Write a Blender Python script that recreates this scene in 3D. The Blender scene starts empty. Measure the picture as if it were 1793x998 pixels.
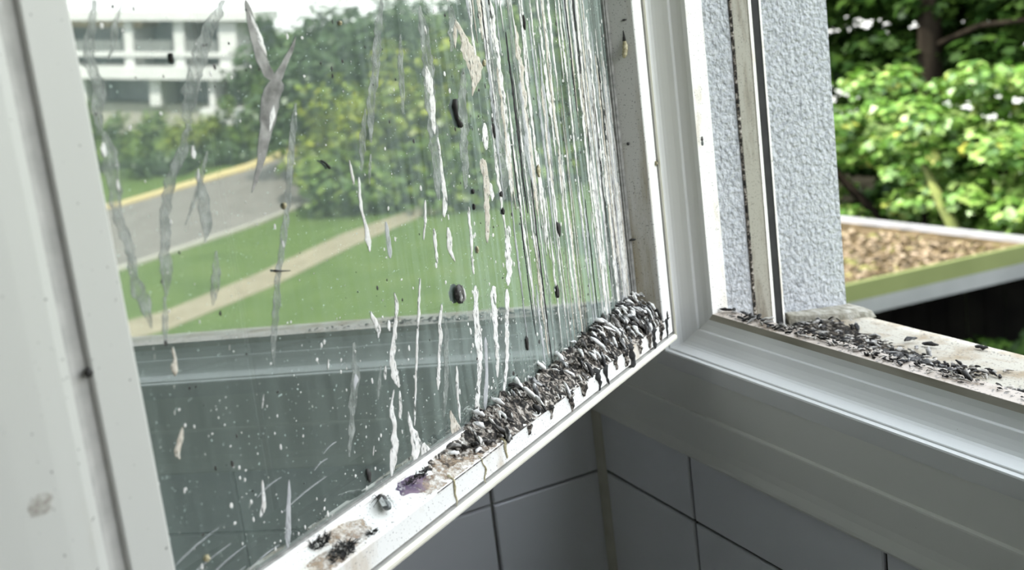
import bpy, math, random
import numpy as np
from mathutils import Vector, Matrix, noise

scene = bpy.context.scene
COL = scene.collection
rnd = random.Random(7)

# ------------------------------------------------------------------ camera
cam_data = bpy.data.cameras.new('camera')
cam = bpy.data.objects.new('camera', cam_data)
COL.objects.link(cam)
CAM = Vector((0.78261, -0.51151, 0.39386))
RIGHT = Vector((0.451243, 0.882927, -0.129691))
UP = Vector((-0.088308, 0.188793, 0.978038))
BACK = Vector((0.888021, -0.429880, 0.163161))
cam.matrix_world = Matrix(((RIGHT.x, UP.x, BACK.x, CAM.x), (RIGHT.y, UP.y, BACK.y, CAM.y),
                           (RIGHT.z, UP.z, BACK.z, CAM.z), (0, 0, 0, 1)))
cam_data.sensor_width = 36.0
cam_data.sensor_fit = 'HORIZONTAL'
cam_data.lens = 36.0 * 1750.7 / 1793.0
cam_data.shift_x = (896.5 - 778.55) / 1793.0
cam_data.shift_y = (327.58 - 499.0) / 1793.0
cam_data.clip_start = 0.01
cam_data.clip_end = 400
cam_data.dof.use_dof = True
cam_data.dof.focus_distance = 0.66
cam_data.dof.aperture_fstop = 8.8
scene.camera = cam

# ------------------------------------------------------------------ sky, sun, exposure
world = bpy.data.worlds.new('sky')
scene.world = world
world.use_nodes = True
wn = world.node_tree.nodes
wl = world.node_tree.links
wn.clear()
w_out = wn.new('ShaderNodeOutputWorld')
w_bg = wn.new('ShaderNodeBackground')
w_tc = wn.new('ShaderNodeTexCoord')
w_sep = wn.new('ShaderNodeSeparateXYZ')
w_ramp = wn.new('ShaderNodeValToRGB')
w_ramp.color_ramp.elements[0].position = 0.0
w_ramp.color_ramp.elements[0].color = (0.97, 0.985, 1.0, 1)
w_ramp.color_ramp.elements[1].position = 1.0
w_ramp.color_ramp.elements[1].color = (0.80, 0.90, 1.0, 1)
wl.new(w_tc.outputs['Generated'], w_sep.inputs[0])
wl.new(w_sep.outputs['Z'], w_ramp.inputs[0])
wl.new(w_ramp.outputs[0], w_bg.inputs['Color'])
w_bg.inputs['Strength'].default_value = 5.0
wl.new(w_bg.outputs[0], w_out.inputs[0])

sun_data = bpy.data.lights.new('sun', 'SUN')
sun_data.energy = 17.0
sun_data.angle = 0.03
sun_data.color = (1.0, 0.95, 0.86)
sun = bpy.data.objects.new('sun', sun_data)
COL.objects.link(sun)
sun.location = (0, -4, 12)
sun.rotation_euler = Vector((-0.30, -0.52, 0.80)).to_track_quat('Z', 'Y').to_euler()

scene.view_settings.view_transform = 'Standard'
scene.view_settings.look = 'None'
scene.view_settings.gamma = 1.0
scene.view_settings.use_curve_mapping = False
scene.view_settings.exposure = 0.0
scene.cycles.transparent_max_bounces = 24
scene.cycles.max_bounces = 10
scene.cycles.glossy_bounces = 6

# ------------------------------------------------------------------ materials
def new_mat(name):
    m = bpy.data.materials.new(name)
    m.use_nodes = True
    return m, m.node_tree.nodes, m.node_tree.links

def node(nodes, kind, **kw):
    n = nodes.new(kind)
    for k, v in kw.items():
        if k in n.inputs:
            n.inputs[k].default_value = v
        else:
            setattr(n, k, v)
    return n

def ramp(nodes, stops):
    r = nodes.new('ShaderNodeValToRGB')
    e = r.color_ramp.elements
    while len(e) < len(stops):
        e.new(0.5)
    for el, (p, c) in zip(e, stops):
        el.position = p
        el.color = (c[0], c[1], c[2], 1) if not isinstance(c, (int, float)) else (c, c, c, 1)
    return r

def mat(name, colors, scale=6.0, rough=0.6, bump=0.0, bump_scale=None, stretch=(1, 1, 1), detail=4.0,
        spec=0.5, distort=0.0, coords='Object', island=0.0):
    """plain procedural: noise -> colour ramp, optional noise bump"""
    m, N, L = new_mat(name)
    b = N['Principled BSDF']
    b.inputs['Roughness'].default_value = rough
    b.inputs['Specular IOR Level'].default_value = spec
    tc = node(N, 'ShaderNodeTexCoord')
    mp = node(N, 'ShaderNodeMapping')
    mp.inputs['Scale'].default_value = stretch
    L.new(tc.outputs[coords], mp.inputs[0])
    nz = node(N, 'ShaderNodeTexNoise', Scale=scale, Detail=detail, Distortion=distort)
    L.new(mp.outputs[0], nz.inputs['Vector'])
    fac = nz.outputs['Fac']
    if island:
        g = node(N, 'ShaderNodeNewGeometry')
        mx = node(N, 'ShaderNodeMix', data_type='FLOAT')
        mx.inputs[0].default_value = island
        L.new(fac, mx.inputs[2])
        L.new(g.outputs['Random Per Island'], mx.inputs[3])
        fac = mx.outputs[0]
    r = ramp(N, colors)
    L.new(fac, r.inputs[0])
    L.new(r.outputs[0], b.inputs['Base Color'])
    if bump:
        nb = node(N, 'ShaderNodeTexNoise', Scale=bump_scale or scale, Detail=5.0)
        L.new(mp.outputs[0], nb.inputs['Vector'])
        bp = node(N, 'ShaderNodeBump', Strength=1.0, Distance=bump)
        L.new(nb.outputs['Fac'], bp.inputs['Height'])
        L.new(bp.outputs[0], b.inputs['Normal'])
    return m

def dirty_mat(name, base, dirt, rough=0.35, speck=0.62, stain=0.60, speck_scale=900.0, stain_scale=22.0, stretch=(1, 1, .35), amount=0.8):
    """painted plastic with tiny dark specks and soft brownish stains"""
    m, N, L = new_mat(name)
    b = N['Principled BSDF']
    b.inputs['Roughness'].default_value = rough
    tc = node(N, 'ShaderNodeTexCoord')
    mp = node(N, 'ShaderNodeMapping')
    mp.inputs['Scale'].default_value = stretch
    L.new(tc.outputs['Object'], mp.inputs[0])
    n1 = node(N, 'ShaderNodeTexNoise', Scale=stain_scale, Detail=8.0, Roughness=0.65)
    L.new(mp.outputs[0], n1.inputs['Vector'])
    r1 = ramp(N, [(stain, 0.0), (min(1.0, stain + 0.18), 1.0)])
    L.new(n1.outputs['Fac'], r1.inputs[0])
    n2 = node(N, 'ShaderNodeTexNoise', Scale=speck_scale, Detail=1.0)
    L.new(tc.outputs['Object'], n2.inputs['Vector'])
    r2 = ramp(N, [(speck, 0.0), (speck + 0.05, 1.0)])
    L.new(n2.outputs['Fac'], r2.inputs[0])
    s1 = node(N, 'ShaderNodeMath', operation='MULTIPLY')
    s1.inputs[1].default_value = amount
    L.new(r1.outputs[0], s1.inputs[0])
    m1 = node(N, 'ShaderNodeMix', data_type='RGBA')
    m1.inputs[6].default_value = (*base, 1)
    m1.inputs[7].default_value = (*dirt, 1)
    L.new(s1.outputs[0], m1.inputs[0])
    m2 = node(N, 'ShaderNodeMix', data_type='RGBA')
    m2.inputs[7].default_value = (0.09, 0.085, 0.08, 1)
    s2 = node(N, 'ShaderNodeMath', operation='MULTIPLY')
    s2.inputs[1].default_value = 0.8
    L.new(r2.outputs[0], s2.inputs[0])
    L.new(s2.outputs[0], m2.inputs[0])
    L.new(m1.outputs[2], m2.inputs[6])
    L.new(m2.outputs[2], b.inputs['Base Color'])
    return m

def alpha_mat(name, c1, c2, lo, hi, amax, nscale=300.0, stretch=(1, 1, .25), rough=0.7, rim=False):
    """dried film: colour noise, broken up by a noise mask into clear patches"""
    m, N, L = new_mat(name)
    b = N['Principled BSDF']
    b.inputs['Roughness'].default_value = rough
    tc = node(N, 'ShaderNodeTexCoord')
    mp = node(N, 'ShaderNodeMapping')
    mp.inputs['Scale'].default_value = stretch
    L.new(tc.outputs['Object'], mp.inputs[0])
    n1 = node(N, 'ShaderNodeTexNoise', Scale=nscale, Detail=5.0, Roughness=0.7)
    L.new(mp.outputs[0], n1.inputs['Vector'])
    r1 = ramp(N, [(lo, 0.0), (hi, 1.0)])
    L.new(n1.outputs['Fac'], r1.inputs[0])
    s1 = node(N, 'ShaderNodeMath', operation='MULTIPLY')
    s1.inputs[1].default_value = amax
    L.new(r1.outputs[0], s1.inputs[0])
    alpha = s1.outputs[0]
    if rim:                                  # the dried edge of a run is denser than its middle
        at = node(N, 'ShaderNodeAttribute', attribute_name='rim')
        ad = node(N, 'ShaderNodeMath', operation='MULTIPLY_ADD', use_clamp=True)
        ad.inputs[1].default_value = .30
        L.new(at.outputs['Fac'], ad.inputs[0])
        L.new(alpha, ad.inputs[2])
        alpha = ad.outputs[0]
    L.new(alpha, b.inputs['Alpha'])
    n2 = node(N, 'ShaderNodeTexNoise', Scale=nscale * .4, Detail=3.0)
    L.new(tc.outputs['Object'], n2.inputs['Vector'])
    r2 = ramp(N, [(0.35, c1), (0.65, c2)])
    L.new(n2.outputs['Fac'], r2.inputs[0])
    col = r2.outputs[0]
    if rim:
        mr = node(N, 'ShaderNodeMix', data_type='RGBA')
        mr.inputs[7].default_value = (.14, .15, .14, 1)
        sr = node(N, 'ShaderNodeMath', operation='MULTIPLY')
        sr.inputs[1].default_value = .55
        L.new(at.outputs['Fac'], sr.inputs[0])
        L.new(sr.outputs[0], mr.inputs[0])
        L.new(col, mr.inputs[6])
        col = mr.outputs[2]
    L.new(col, b.inputs['Base Color'])
    return m

M = {}
M['pvc'] = dirty_mat('shade_greyed_pvc', (.69, .695, .69), (.5, .48, .42), rough=.22, speck=.80, stain=.70, amount=.4)  # greyed against the lip, with the frame's weaker light in the colour
M['grey_ledge'] = dirty_mat('greyed_dirty_ledge', (.50, .495, .46), (.27, .22, .12), rough=.5, speck=.66, stain=.47, stain_scale=55, amount=.8, stretch=(1, 1, .12))
M['panel'] = dirty_mat('white_cover_panel', (.74, .74, .70), (.6, .58, .52), rough=.4, speck=.83, stain=.72, amount=.3)
M['sash'] = dirty_mat('soiled_white_sash', (.87, .865, .83), (.45, .33, .19), rough=.35, speck=.66, stain=.52, speck_scale=800, amount=.8)
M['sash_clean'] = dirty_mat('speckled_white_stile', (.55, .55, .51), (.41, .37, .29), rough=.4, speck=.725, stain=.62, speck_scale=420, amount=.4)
M['lip'] = mat('cream_seal_lip', [(.3, (.78, .75, .62)), (.7, (.86, .84, .74))], 60, .4)
M['gasket'] = mat('grey_glazing_seal', [(.3, (.16, .16, .15)), (.7, (.34, .33, .31))], 200, .6)
M['groove'] = mat('grey_brush_groove', [(.3, (.40, .395, .37)), (.7, (.50, .49, .46))], 120, .7)
M['soil_strip'] = mat('dirty_olive_lip', [(.3, (.22, .20, .15)), (.55, (.36, .33, .27)), (.8, (.50, .47, .40))], 40, .7, stretch=(.3, 1, 1))
M['dirty_lip'] = dirty_mat('dirty_white_lip', (.88, .86, .82), (.46, .36, .24), rough=.5, speck=.66, stain=.52, stain_scale=50, stretch=(1, 1, .3), amount=.7)
M['stucco'] = mat('grey_roughcast', [(.3, (.32, .335, .36)), (.55, (.48, .495, .52)), (.8, (.55, .56, .58))], 240, .9, bump=.0065, bump_scale=230, detail=3)
M['stucco_outer'] = mat('pale_outer_render', [(.3, (.62, .62, .60)), (.7, (.72, .72, .70))], 8, .9)
M['guide'] = dirty_mat('soiled_shutter_guide', (.30, .285, .24), (.10, .075, .045), rough=.6, speck=.64, stain=.48, stain_scale=60, stretch=(1, 1, .2))
M['lip_top'] = dirty_mat('soiled_lip_top', (.46, .40, .35), (.22, .16, .10), rough=.6, speck=.60, stain=.48, stain_scale=60, speck_scale=400, stretch=(1, 1, 1))
M['black'] = mat('black_brush_slot', [(.3, (.006, .006, .007)), (.7, (.02, .02, .02))], 60, .8)
M['sill'] = dirty_mat('stained_stone_sill', (.36, .335, .28), (.21, .15, .08), rough=.8, speck=.63, stain=.46, stain_scale=35, speck_scale=500, stretch=(1, 1, 1))
M['upstand'] = mat('weathered_stone_end', [(.3, (.15, .135, .10)), (.5, (.26, .245, .20)), (.7, (.38, .365, .32))], 140, .9, bump=.0015, bump_scale=300)
M['tile'] = mat('glazed_white_tile', [(.3, (.66, .67, .70)), (.7, (.72, .73, .76))], 3, .22)
M['grout_dark'] = mat('dark_grout', [(.3, (.025, .022, .02)), (.7, (.07, .065, .055))], 80, .9)
M['grout_grey'] = mat('grey_grout', [(.3, (.24, .24, .23)), (.7, (.33, .33, .31))], 80, .9)
M['caulk'] = mat('olive_corner_sealant', [(.3, (.44, .43, .37)), (.7, (.54, .53, .46))], 30, .6)
M['plaster'] = mat('white_plaster', [(.3, (.72, .72, .70)), (.7, (.78, .78, .76))], 4, .9)
M['floor'] = mat('grey_floor', [(.3, (.28, .27, .25)), (.7, (.34, .33, .30))], 3, .5)

M['white_drop'] = alpha_mat('dried_white_dropping', (.80, .79, .76), (.62, .60, .56), .36, .46, 1.0, 620)
M['cream_drop'] = alpha_mat('dried_cream_dropping', (.66, .62, .54), (.48, .42, .34), .36, .46, .96, 700)
M['pale_drop'] = alpha_mat('thin_pale_dropping', (.62, .62, .63), (.48, .49, .50), .25, .5, .75, 400)
M['film'] = alpha_mat('grey_run_film', (.23, .255, .23), (.46, .485, .45), .26, .62, .66, 420, rim=True)
M['brown_film'] = alpha_mat('grey_brown_run_film', (.13, .125, .115), (.36, .35, .325), .06, .36, .93, 300, rim=True)
M['speck_white'] = mat('white_specks', [(.3, (.55, .54, .51)), (.7, (.75, .74, .70))], 100, .7)
M['speck_black'] = mat('black_specks', [(.3, (.012, .011, .010)), (.7, (.05, .045, .04))], 200, .7)

def dropping_mat(name, stops, scale):
    m, N, L = new_mat(name)
    b = N['Principled BSDF']
    b.inputs['Roughness'].default_value = .75
    tc = node(N, 'ShaderNodeTexCoord')
    oi = node(N, 'ShaderNodeObjectInfo')
    n1 = node(N, 'ShaderNodeTexNoise', Scale=scale, Detail=5.0, Distortion=1.2, noise_dimensions='4D')
    mul = node(N, 'ShaderNodeMath', operation='MULTIPLY')
    mul.inputs[1].default_value = 40.0
    L.new(oi.outputs['Random'], mul.inputs[0])
    L.new(mul.outputs[0], n1.inputs['W'])
    L.new(tc.outputs['Object'], n1.inputs['Vector'])
    mx = node(N, 'ShaderNodeMix', data_type='FLOAT')
    mx.inputs[0].default_value = .30
    L.new(n1.outputs['Fac'], mx.inputs[2])
    L.new(oi.outputs['Random'], mx.inputs[3])
    r = ramp(N, stops)
    L.new(mx.outputs[0], r.inputs[0])
    L.new(r.outputs[0], b.inputs['Base Color'])
    return m
M['dropping'] = dropping_mat('grey_white_dropping', [(.28, (.010, .009, .008)), (.42, (.032, .030, .029)), (.48, (.24, .24, .24)), (.54, (.76, .75, .73)), (.80, (.92, .91, .88))], 240)
M['dropping_dark'] = dropping_mat('dark_dropping', [(.30, (.01, .009, .008)), (.50, (.035, .03, .027)), (.62, (.16, .15, .14)), (.75, (.5, .48, .45))], 260)
M['dropping_sill'] = dropping_mat('light_offset_dropping', [(.26, (.004, .004, .004)), (.40, (.016, .015, .015)), (.47, (.06, .06, .063)), (.54, (.24, .23, .22)), (.74, (.50, .48, .44))], 240)  # sill copies darkened in colour to offset the bright skylight
M['dropping_sill_dark'] = dropping_mat('light_offset_dark_dropping', [(.30, (.004, .003, .003)), (.50, (.012, .010, .009)), (.64, (.045, .04, .037)), (.78, (.16, .15, .14))], 260)
M['crust_sill'] = mat('light_offset_crust', [(.38, (.004, .0035, .003)), (.48, (.016, .013, .010)), (.56, (.06, .048, .036)), (.66, (.20, .18, .15))], 260, .9, bump=.002, bump_scale=420, distort=1.0, spec=.2)  # crust and crumbs toned down likewise under the open sky
M['crumb_sill'] = mat('light_offset_crumbs', [(.30, (.006, .0055, .005)), (.44, (.03, .027, .026)), (.51, (.15, .14, .13)), (.66, (.46, .43, .39))], 300, .85, island=.45, spec=.2)
M['crust'] = mat('dropping_crust', [(.38, (.010, .009, .008)), (.48, (.05, .043, .036)), (.56, (.28, .24, .20)), (.68, (.68, .65, .60))], 260, .85, bump=.002, bump_scale=420, distort=1.0)
M['brown_stain'] = alpha_mat('brown_mould_stain', (.22, .14, .08), (.50, .39, .28), .36, .66, .92, 330, stretch=(1, 1, 1))
M['purple_stain'] = alpha_mat('purple_berry_stain', (.055, .03, .09), (.30, .22, .27), .30, .52, .95, 260, stretch=(1, 1, 1))
M['tuft'] = mat('black_mould_tuft', [(.3, (.008, .008, .008)), (.7, (.05, .05, .048))], 300, .9)
M['insect'] = mat('dark_insect_body', [(.3, (.012, .011, .010)), (.6, (.05, .045, .04)), (.8, (.22, .21, .19))], 500, .45)
M['insect_grey'] = mat('grey_insect_body', [(.3, (.05, .055, .055)), (.6, (.20, .22, .21)), (.8, (.45, .47, .45))], 500, .5)
M['wing'] = alpha_mat('insect_wing', (.5, .52, .5), (.7, .72, .7), .2, .5, .55, 500)
M['larva'] = mat('yellow_larva_case', [(.3, (.16, .13, .07)), (.5, (.42, .37, .22)), (.7, (.62, .57, .40))], 500, .6)

def glass_mat(name, refl, haze_lo, haze_hi, clear):
    m, N, L = new_mat(name)
    N.remove(N['Principled BSDF'])
    out = N['Material Output']
    tc = node(N, 'ShaderNodeTexCoord')
    mp = node(N, 'ShaderNodeMapping')
    mp.inputs['Scale'].default_value = (1, 1, .035)
    L.new(tc.outputs['Object'], mp.inputs[0])
    n1 = node(N, 'ShaderNodeTexNoise', Scale=180.0, Detail=4.0, Roughness=.6)
    L.new(mp.outputs[0], n1.inputs['Vector'])
    n3 = node(N, 'ShaderNodeTexNoise', Scale=14.0, Detail=3.0)
    mp3 = node(N, 'ShaderNodeMapping')
    mp3.inputs['Scale'].default_value = (1, 1, .3)
    L.new(tc.outputs['Object'], mp3.inputs[0])
    L.new(mp3.outputs[0], n3.inputs['Vector'])
    # run marks get denser towards the hinge stile (small x)
    sep = node(N, 'ShaderNodeSeparateXYZ')
    L.new(tc.outputs['Object'], sep.inputs[0])
    dens = node(N, 'ShaderNodeMapRange')
    dens.inputs['From Min'].default_value = .36
    dens.inputs['From Max'].default_value = .06
    dens.inputs['To Min'].default_value = 0.0
    dens.inputs['To Max'].default_value = 1.0
    L.new(sep.outputs['X'], dens.inputs['Value'])
    r1 = ramp(N, [(.40, 0.0), (.68, 1.0)])
    L.new(n1.outputs['Fac'], r1.inputs[0])
    a = node(N, 'ShaderNodeMath', operation='MULTIPLY')
    L.new(r1.outputs[0], a.inputs[0])
    d2 = node(N, 'ShaderNodeMath', operation='MULTIPLY_ADD')
    d2.inputs[1].default_value = haze_hi
    d2.inputs[2].default_value = .06
    L.new(dens.outputs[0], d2.inputs[0])
    L.new(d2.outputs[0], a.inputs[1])
    bsum = node(N, 'ShaderNodeMath', operation='MULTIPLY_ADD')
    bsum.inputs[1].default_value = .10
    L.new(n3.outputs['Fac'], bsum.inputs[0])
    L.new(a.outputs[0], bsum.inputs[2])
    tot = node(N, 'ShaderNodeMath', operation='ADD', use_clamp=True)
    tot.inputs[1].default_value = haze_lo
    L.new(bsum.outputs[0], tot.inputs[0])
    # tiny dried specks
    n4 = node(N, 'ShaderNodeTexNoise', Scale=700.0, Detail=1.0)
    L.new(tc.outputs['Object'], n4.inputs['Vector'])
    r4 = ramp(N, [(.735, 0.0), (.765, 1.0)])
    L.new(n4.outputs['Fac'], r4.inputs[0])
    tot2 = node(N, 'ShaderNodeMath', operation='MAXIMUM')
    L.new(tot.outputs[0], tot2.inputs[0])
    sc4 = node(N, 'ShaderNodeMath', operation='MULTIPLY')
    sc4.inputs[1].default_value = .8
    L.new(r4.outputs[0], sc4.inputs[0])
    L.new(sc4.outputs[0], tot2.inputs[1])
    hz = node(N, 'ShaderNodeBsdfDiffuse')
    hz.inputs['Color'].default_value = (.50, .60, .55, 1)
    gl = node(N, 'ShaderNodeBsdfGlossy', Roughness=.012)
    gl.inputs['Color'].default_value = (.95, .98, .93, 1)
    tr = node(N, 'ShaderNodeBsdfTransparent')
    tr.inputs['Color'].default_value = (*clear, 1)
    mg = node(N, 'ShaderNodeMixShader')
    mg.inputs[0].default_value = refl
    L.new(tr.outputs[0], mg.inputs[1])
    L.new(gl.outputs[0], mg.inputs[2])
    mh = node(N, 'ShaderNodeMixShader')
    L.new(tot2.outputs[0], mh.inputs[0])
    L.new(mg.outputs[0], mh.inputs[1])
    L.new(hz.outputs[0], mh.inputs[2])
    L.new(mh.outputs[0], out.inputs['Surface'])
    return m
M['glass'] = glass_mat('dirty_mirroring_pane', .40, .065, .35, (.34, .39, .37))
M['glass_inner'] = glass_mat('inner_mirroring_pane', .22, .0, .0, (.80, .88, .84))

def leaf_mat(name, cols, trans, sheen=.04):
    m, N, L = new_mat(name)
    N.remove(N['Principled BSDF'])
    out = N['Material Output']
    g = node(N, 'ShaderNodeNewGeometry')
    r = ramp(N, cols)
    L.new(g.outputs['Random Per Island'], r.inputs[0])
    d = node(N, 'ShaderNodeBsdfDiffuse')
    t = node(N, 'ShaderNodeBsdfTranslucent')
    gl = node(N, 'ShaderNodeBsdfGlossy', Roughness=.45)
    gl.inputs['Color'].default_value = (.9, .95, .9, 1)
    L.new(r.outputs[0], d.inputs['Color'])
    L.new(r.outputs[0], t.inputs['Color'])
    mx = node(N, 'ShaderNodeMixShader')
    mx.inputs[0].default_value = trans
    L.new(d.outputs[0], mx.inputs[1])
    L.new(t.outputs[0], mx.inputs[2])
    m2 = node(N, 'ShaderNodeMixShader')
    m2.inputs[0].default_value = sheen
    L.new(mx.outputs[0], m2.inputs[1])
    L.new(gl.outputs[0], m2.inputs[2])
    L.new(m2.outputs[0], out.inputs['Surface'])
    return m
M['leaf_bright'] = leaf_mat('bright_maple_leaves', [(0.0, (.028, .082, .006)), (.40, (.082, .18, .018)), (.80, (.17, .28, .055)), (.96, (.24, .32, .09)), (1.0, (.27, .26, .03))], .35, .05)
M['leaf_dark'] = leaf_mat('shaded_crown_leaves', [(0.0, (.006, .018, .003)), (.6, (.014, .034, .005)), (1.0, (.030, .058, .010))], .25, .008)  # crown and undergrowth shade put into the leaf colour
M['leaf_mid'] = leaf_mat('mid_green_leaves', [(0.0, (.042, .085, .013)), (.6, (.082, .138, .020)), (1.0, (.13, .175, .027))], .3)
M['leaf_yellow'] = leaf_mat('yellow_green_leaves', [(0.0, (.080, .125, .010)), (.6, (.155, .205, .013)), (1.0, (.24, .26, .018))], .3)
M['leaf_far'] = leaf_mat('blue_green_far_leaves', [(0.0, (.034, .064, .022)), (1.0, (.055, .09, .032))], .2)
M['leaf_shaded'] = leaf_mat('shade_darkened_leaves', [(0.0, (.002, .006, .001)), (.7, (.005, .013, .002)), (1.0, (.012, .025, .004))], .15, .004)  # near-black leaf colour carries the shade over the shrub
M['bark'] = mat('dark_bark', [(.3, (.006, .005, .004)), (.7, (.018, .015, .011))], 8, .9, stretch=(1, 1, .2), spec=0.0)
M['bark_moss'] = mat('mossy_bark', [(.3, (.05, .065, .012)), (.7, (.12, .14, .03))], 8, .9)
M['grass'] = mat('lawn', [(.25, (.048, .078, .018)), (.5, (.060, .094, .023)), (.75, (.076, .108, .030))], .8, .9, detail=6, spec=0.1)
M['path'] = mat('trodden_path', [(.3, (.165, .145, .10)), (.7, (.22, .195, .14))], 3, .9, detail=6, spec=.1)
M['road'] = mat('grey_asphalt', [(.3, (.115, .108, .098)), (.7, (.15, .14, .128))], 1.2, .9, spec=.1)
M['kerb'] = mat('pale_kerb', [(.3, (.24, .23, .20)), (.7, (.30, .29, .25))], 3, .9)
M['yellow_line'] = mat('yellow_kerb_strip', [(.3, (.32, .26, .12)), (.7, (.38, .31, .15))], 3, .8)
M['facade'] = mat('white_facade', [(.3, (.44, .44, .44)), (.7, (.50, .50, .50))], .6, .8)
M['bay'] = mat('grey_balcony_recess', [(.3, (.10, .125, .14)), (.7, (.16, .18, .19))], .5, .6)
M['win_glass'] = mat('far_window_glass', [(.3, (.10, .125, .14)), (.7, (.18, .21, .23))], .4, .3)
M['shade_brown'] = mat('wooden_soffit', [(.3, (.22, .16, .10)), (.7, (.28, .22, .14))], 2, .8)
M['litter'] = mat('mossy_leaf_litter', [(.26, (.010, .008, .004)), (.40, (.032, .023, .010)), (.50, (.065, .046, .021)), (.60, (.09, .066, .040)), (.74, (.07, .066, .012))], 5.5, .95, bump=.05, bump_scale=9, detail=8, spec=.1)
M['litter_leaf'] = leaf_mat('fallen_leaves', [(0.0, (.02, .013, .006)), (.35, (.075, .05, .022)), (.7, (.17, .125, .075)), (.93, (.26, .20, .14)), (1.0, (.12, .115, .016))], .1)
M['fascia'] = mat('green_roof_edge', [(.3, (.085, .10, .036)), (.7, (.105, .12, .046))], 2, .6, spec=.2)
M['gutter'] = mat('grey_metal_gutter', [(.3, (.11, .115, .115)), (.7, (.15, .155, .155))], 2, .5)
M['edge_metal'] = mat('pale_roof_flashing', [(.3, (.16, .16, .16)), (.7, (.26, .26, .27))], 3, .4)
M['dark_wall'] = mat('shadow_black_boards', [(.3, (.003, .003, .003)), (.7, (.006, .006, .005))], 3, .95, spec=0.0)  # black tone stands for the shade under the roof
M['soil'] = mat('shade_dark_soil', [(.3, (.006, .0055, .004)), (.7, (.014, .013, .009))], 2, .95, spec=0.0)  # deep ground shade put into the soil colour

# ------------------------------------------------------------------ mesh helpers
def mesh(name, verts, faces, material=None, parent=None, smooth=False, link=True):
    me = bpy.data.meshes.new(name)
    me.from_pydata([tuple(v) for v in verts], [], [tuple(f) for f in faces])
    me.update()
    if smooth:
        me.polygons.foreach_set('use_smooth', [True] * len(me.polygons))
    if material:
        me.materials.append(M[material])
    o = bpy.data.objects.new(name, me)
    if link:
        COL.objects.link(o)
    if parent is not None:
        o.parent = parent
    return o

def mesh_np(name, V, F, material, parent=None):
    me = bpy.data.meshes.new(name)
    k = F.shape[1]
    me.vertices.add(len(V))
    me.vertices.foreach_set('co', V.astype(np.float32).ravel())
    me.loops.add(F.size)
    me.loops.foreach_set('vertex_index', F.astype(np.int32).ravel())
    me.polygons.add(len(F))
    me.polygons.foreach_set('loop_start', np.arange(0, F.size, k, dtype=np.int32))
    me.update(calc_edges=True)
    me.materials.append(M[material])
    o = bpy.data.objects.new(name, me)
    COL.objects.link(o)
    if parent is not None:
        o.parent = parent
    return o

def empty(name, loc=(0, 0, 0), rot=(0, 0, 0)):
    o = bpy.data.objects.new(name, None)
    o.empty_display_size = .02
    COL.objects.link(o)
    o.location = loc
    o.rotation_euler = rot
    return o

def tag(o, label=None, cat=None, group=None, kind=None):
    if label: o['label'] = label
    if cat: o['category'] = cat
    if group: o['group'] = group
    if kind: o['kind'] = kind
    return o

def box_vf(x0, x1, y0, y1, z0, z1, base=0):
    v = [(x0, y0, z0), (x1, y0, z0), (x1, y1, z0), (x0, y1, z0), (x0, y0, z1), (x1, y0, z1), (x1, y1, z1), (x0, y1, z1)]
    f = [(0, 3, 2, 1), (4, 5, 6, 7), (0, 1, 5, 4), (1, 2, 6, 5), (2, 3, 7, 6), (3, 0, 4, 7)]
    return v, [tuple(i + base for i in q) for q in f]

def box(name, x0, x1, y0, y1, z0, z1, material, parent=None):
    v, f = box_vf(x0, x1, y0, y1, z0, z1)
    return mesh(name, v, f, material, parent)

def boxes(name, rows, material, parent=None):
    V, F = [], []
    for r in rows:
        v, f = box_vf(*r, base=len(V))
        V += v
        F += f
    return mesh(name, V, F, material, parent)

def extrude_poly(name, pts, z0, z1, material, parent=None):
    """pts: xy polygon counter-clockwise"""
    n = len(pts)
    v = [(x, y, z0) for x, y in pts] + [(x, y, z1) for x, y in pts]
    f = [tuple(reversed(range(n))), tuple(range(n, 2 * n))]
    f += [(i, (i + 1) % n, n + (i + 1) % n, n + i) for i in range(n)]
    return mesh(name, v, f, material, parent)

def tube(path, radii, seg=8, cap=True):
    """tapered tube along a 3-d path -> verts, faces"""
    V, F = [], []
    P = [Vector(p) for p in path]
    n = len(P)
    for i, p in enumerate(P):
        d = (P[min(i + 1, n - 1)] - P[max(i - 1, 0)]).normalized()
        a = d.orthogonal().normalized()
        if i:
            a = (pa - d * pa.dot(d))
            a = a.normalized() if a.length > 1e-6 else d.orthogonal().normalized()
        pa = a
        b = d.cross(a)
        for k in range(seg):
            w = 2 * math.pi * k / seg
            V.append(p + (a * math.cos(w) + b * math.sin(w)) * radii[i])
    for i in range(n - 1):
        for k in range(seg):
            k2 = (k + 1) % seg
            F.append((i * seg + k, i * seg + k2, (i + 1) * seg + k2, (i + 1) * seg + k))
    if cap:
        F.append(tuple(reversed(range(seg))))
        F.append(tuple((n - 1) * seg + k for k in range(seg)))
    return V, F

def ring_frame(names, depth, ins, mats, x0, x1, z0, z1, make_pt, parent):
    """mitred frame: profile vertex i sits at depth[i] and insets ins[side][i] from the outer rectangle.
    sides: bottom, right, top, left.  one mesh object per member"""
    n = len(depth)
    def corner(k, i):
        x = x0 + ins['left'][i] if k in (0, 3) else x1 - ins['right'][i]
        z = z0 + ins['bottom'][i] if k in (0, 1) else z1 - ins['top'][i]
        return make_pt(x, depth[i], z)
    objs = []
    for k, nm in enumerate(names):
        if nm is None:
            continue
        k2 = (k + 1) % 4
        V = [corner(k, i) for i in range(n)] + [corner(k2, i) for i in range(n)]
        F = [(i, n + i, n + (i + 1) % n, (i + 1) % n) for i in range(n)]
        o = mesh(nm, V, F, mats[k], parent)
        objs.append(o)
    return objs

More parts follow.
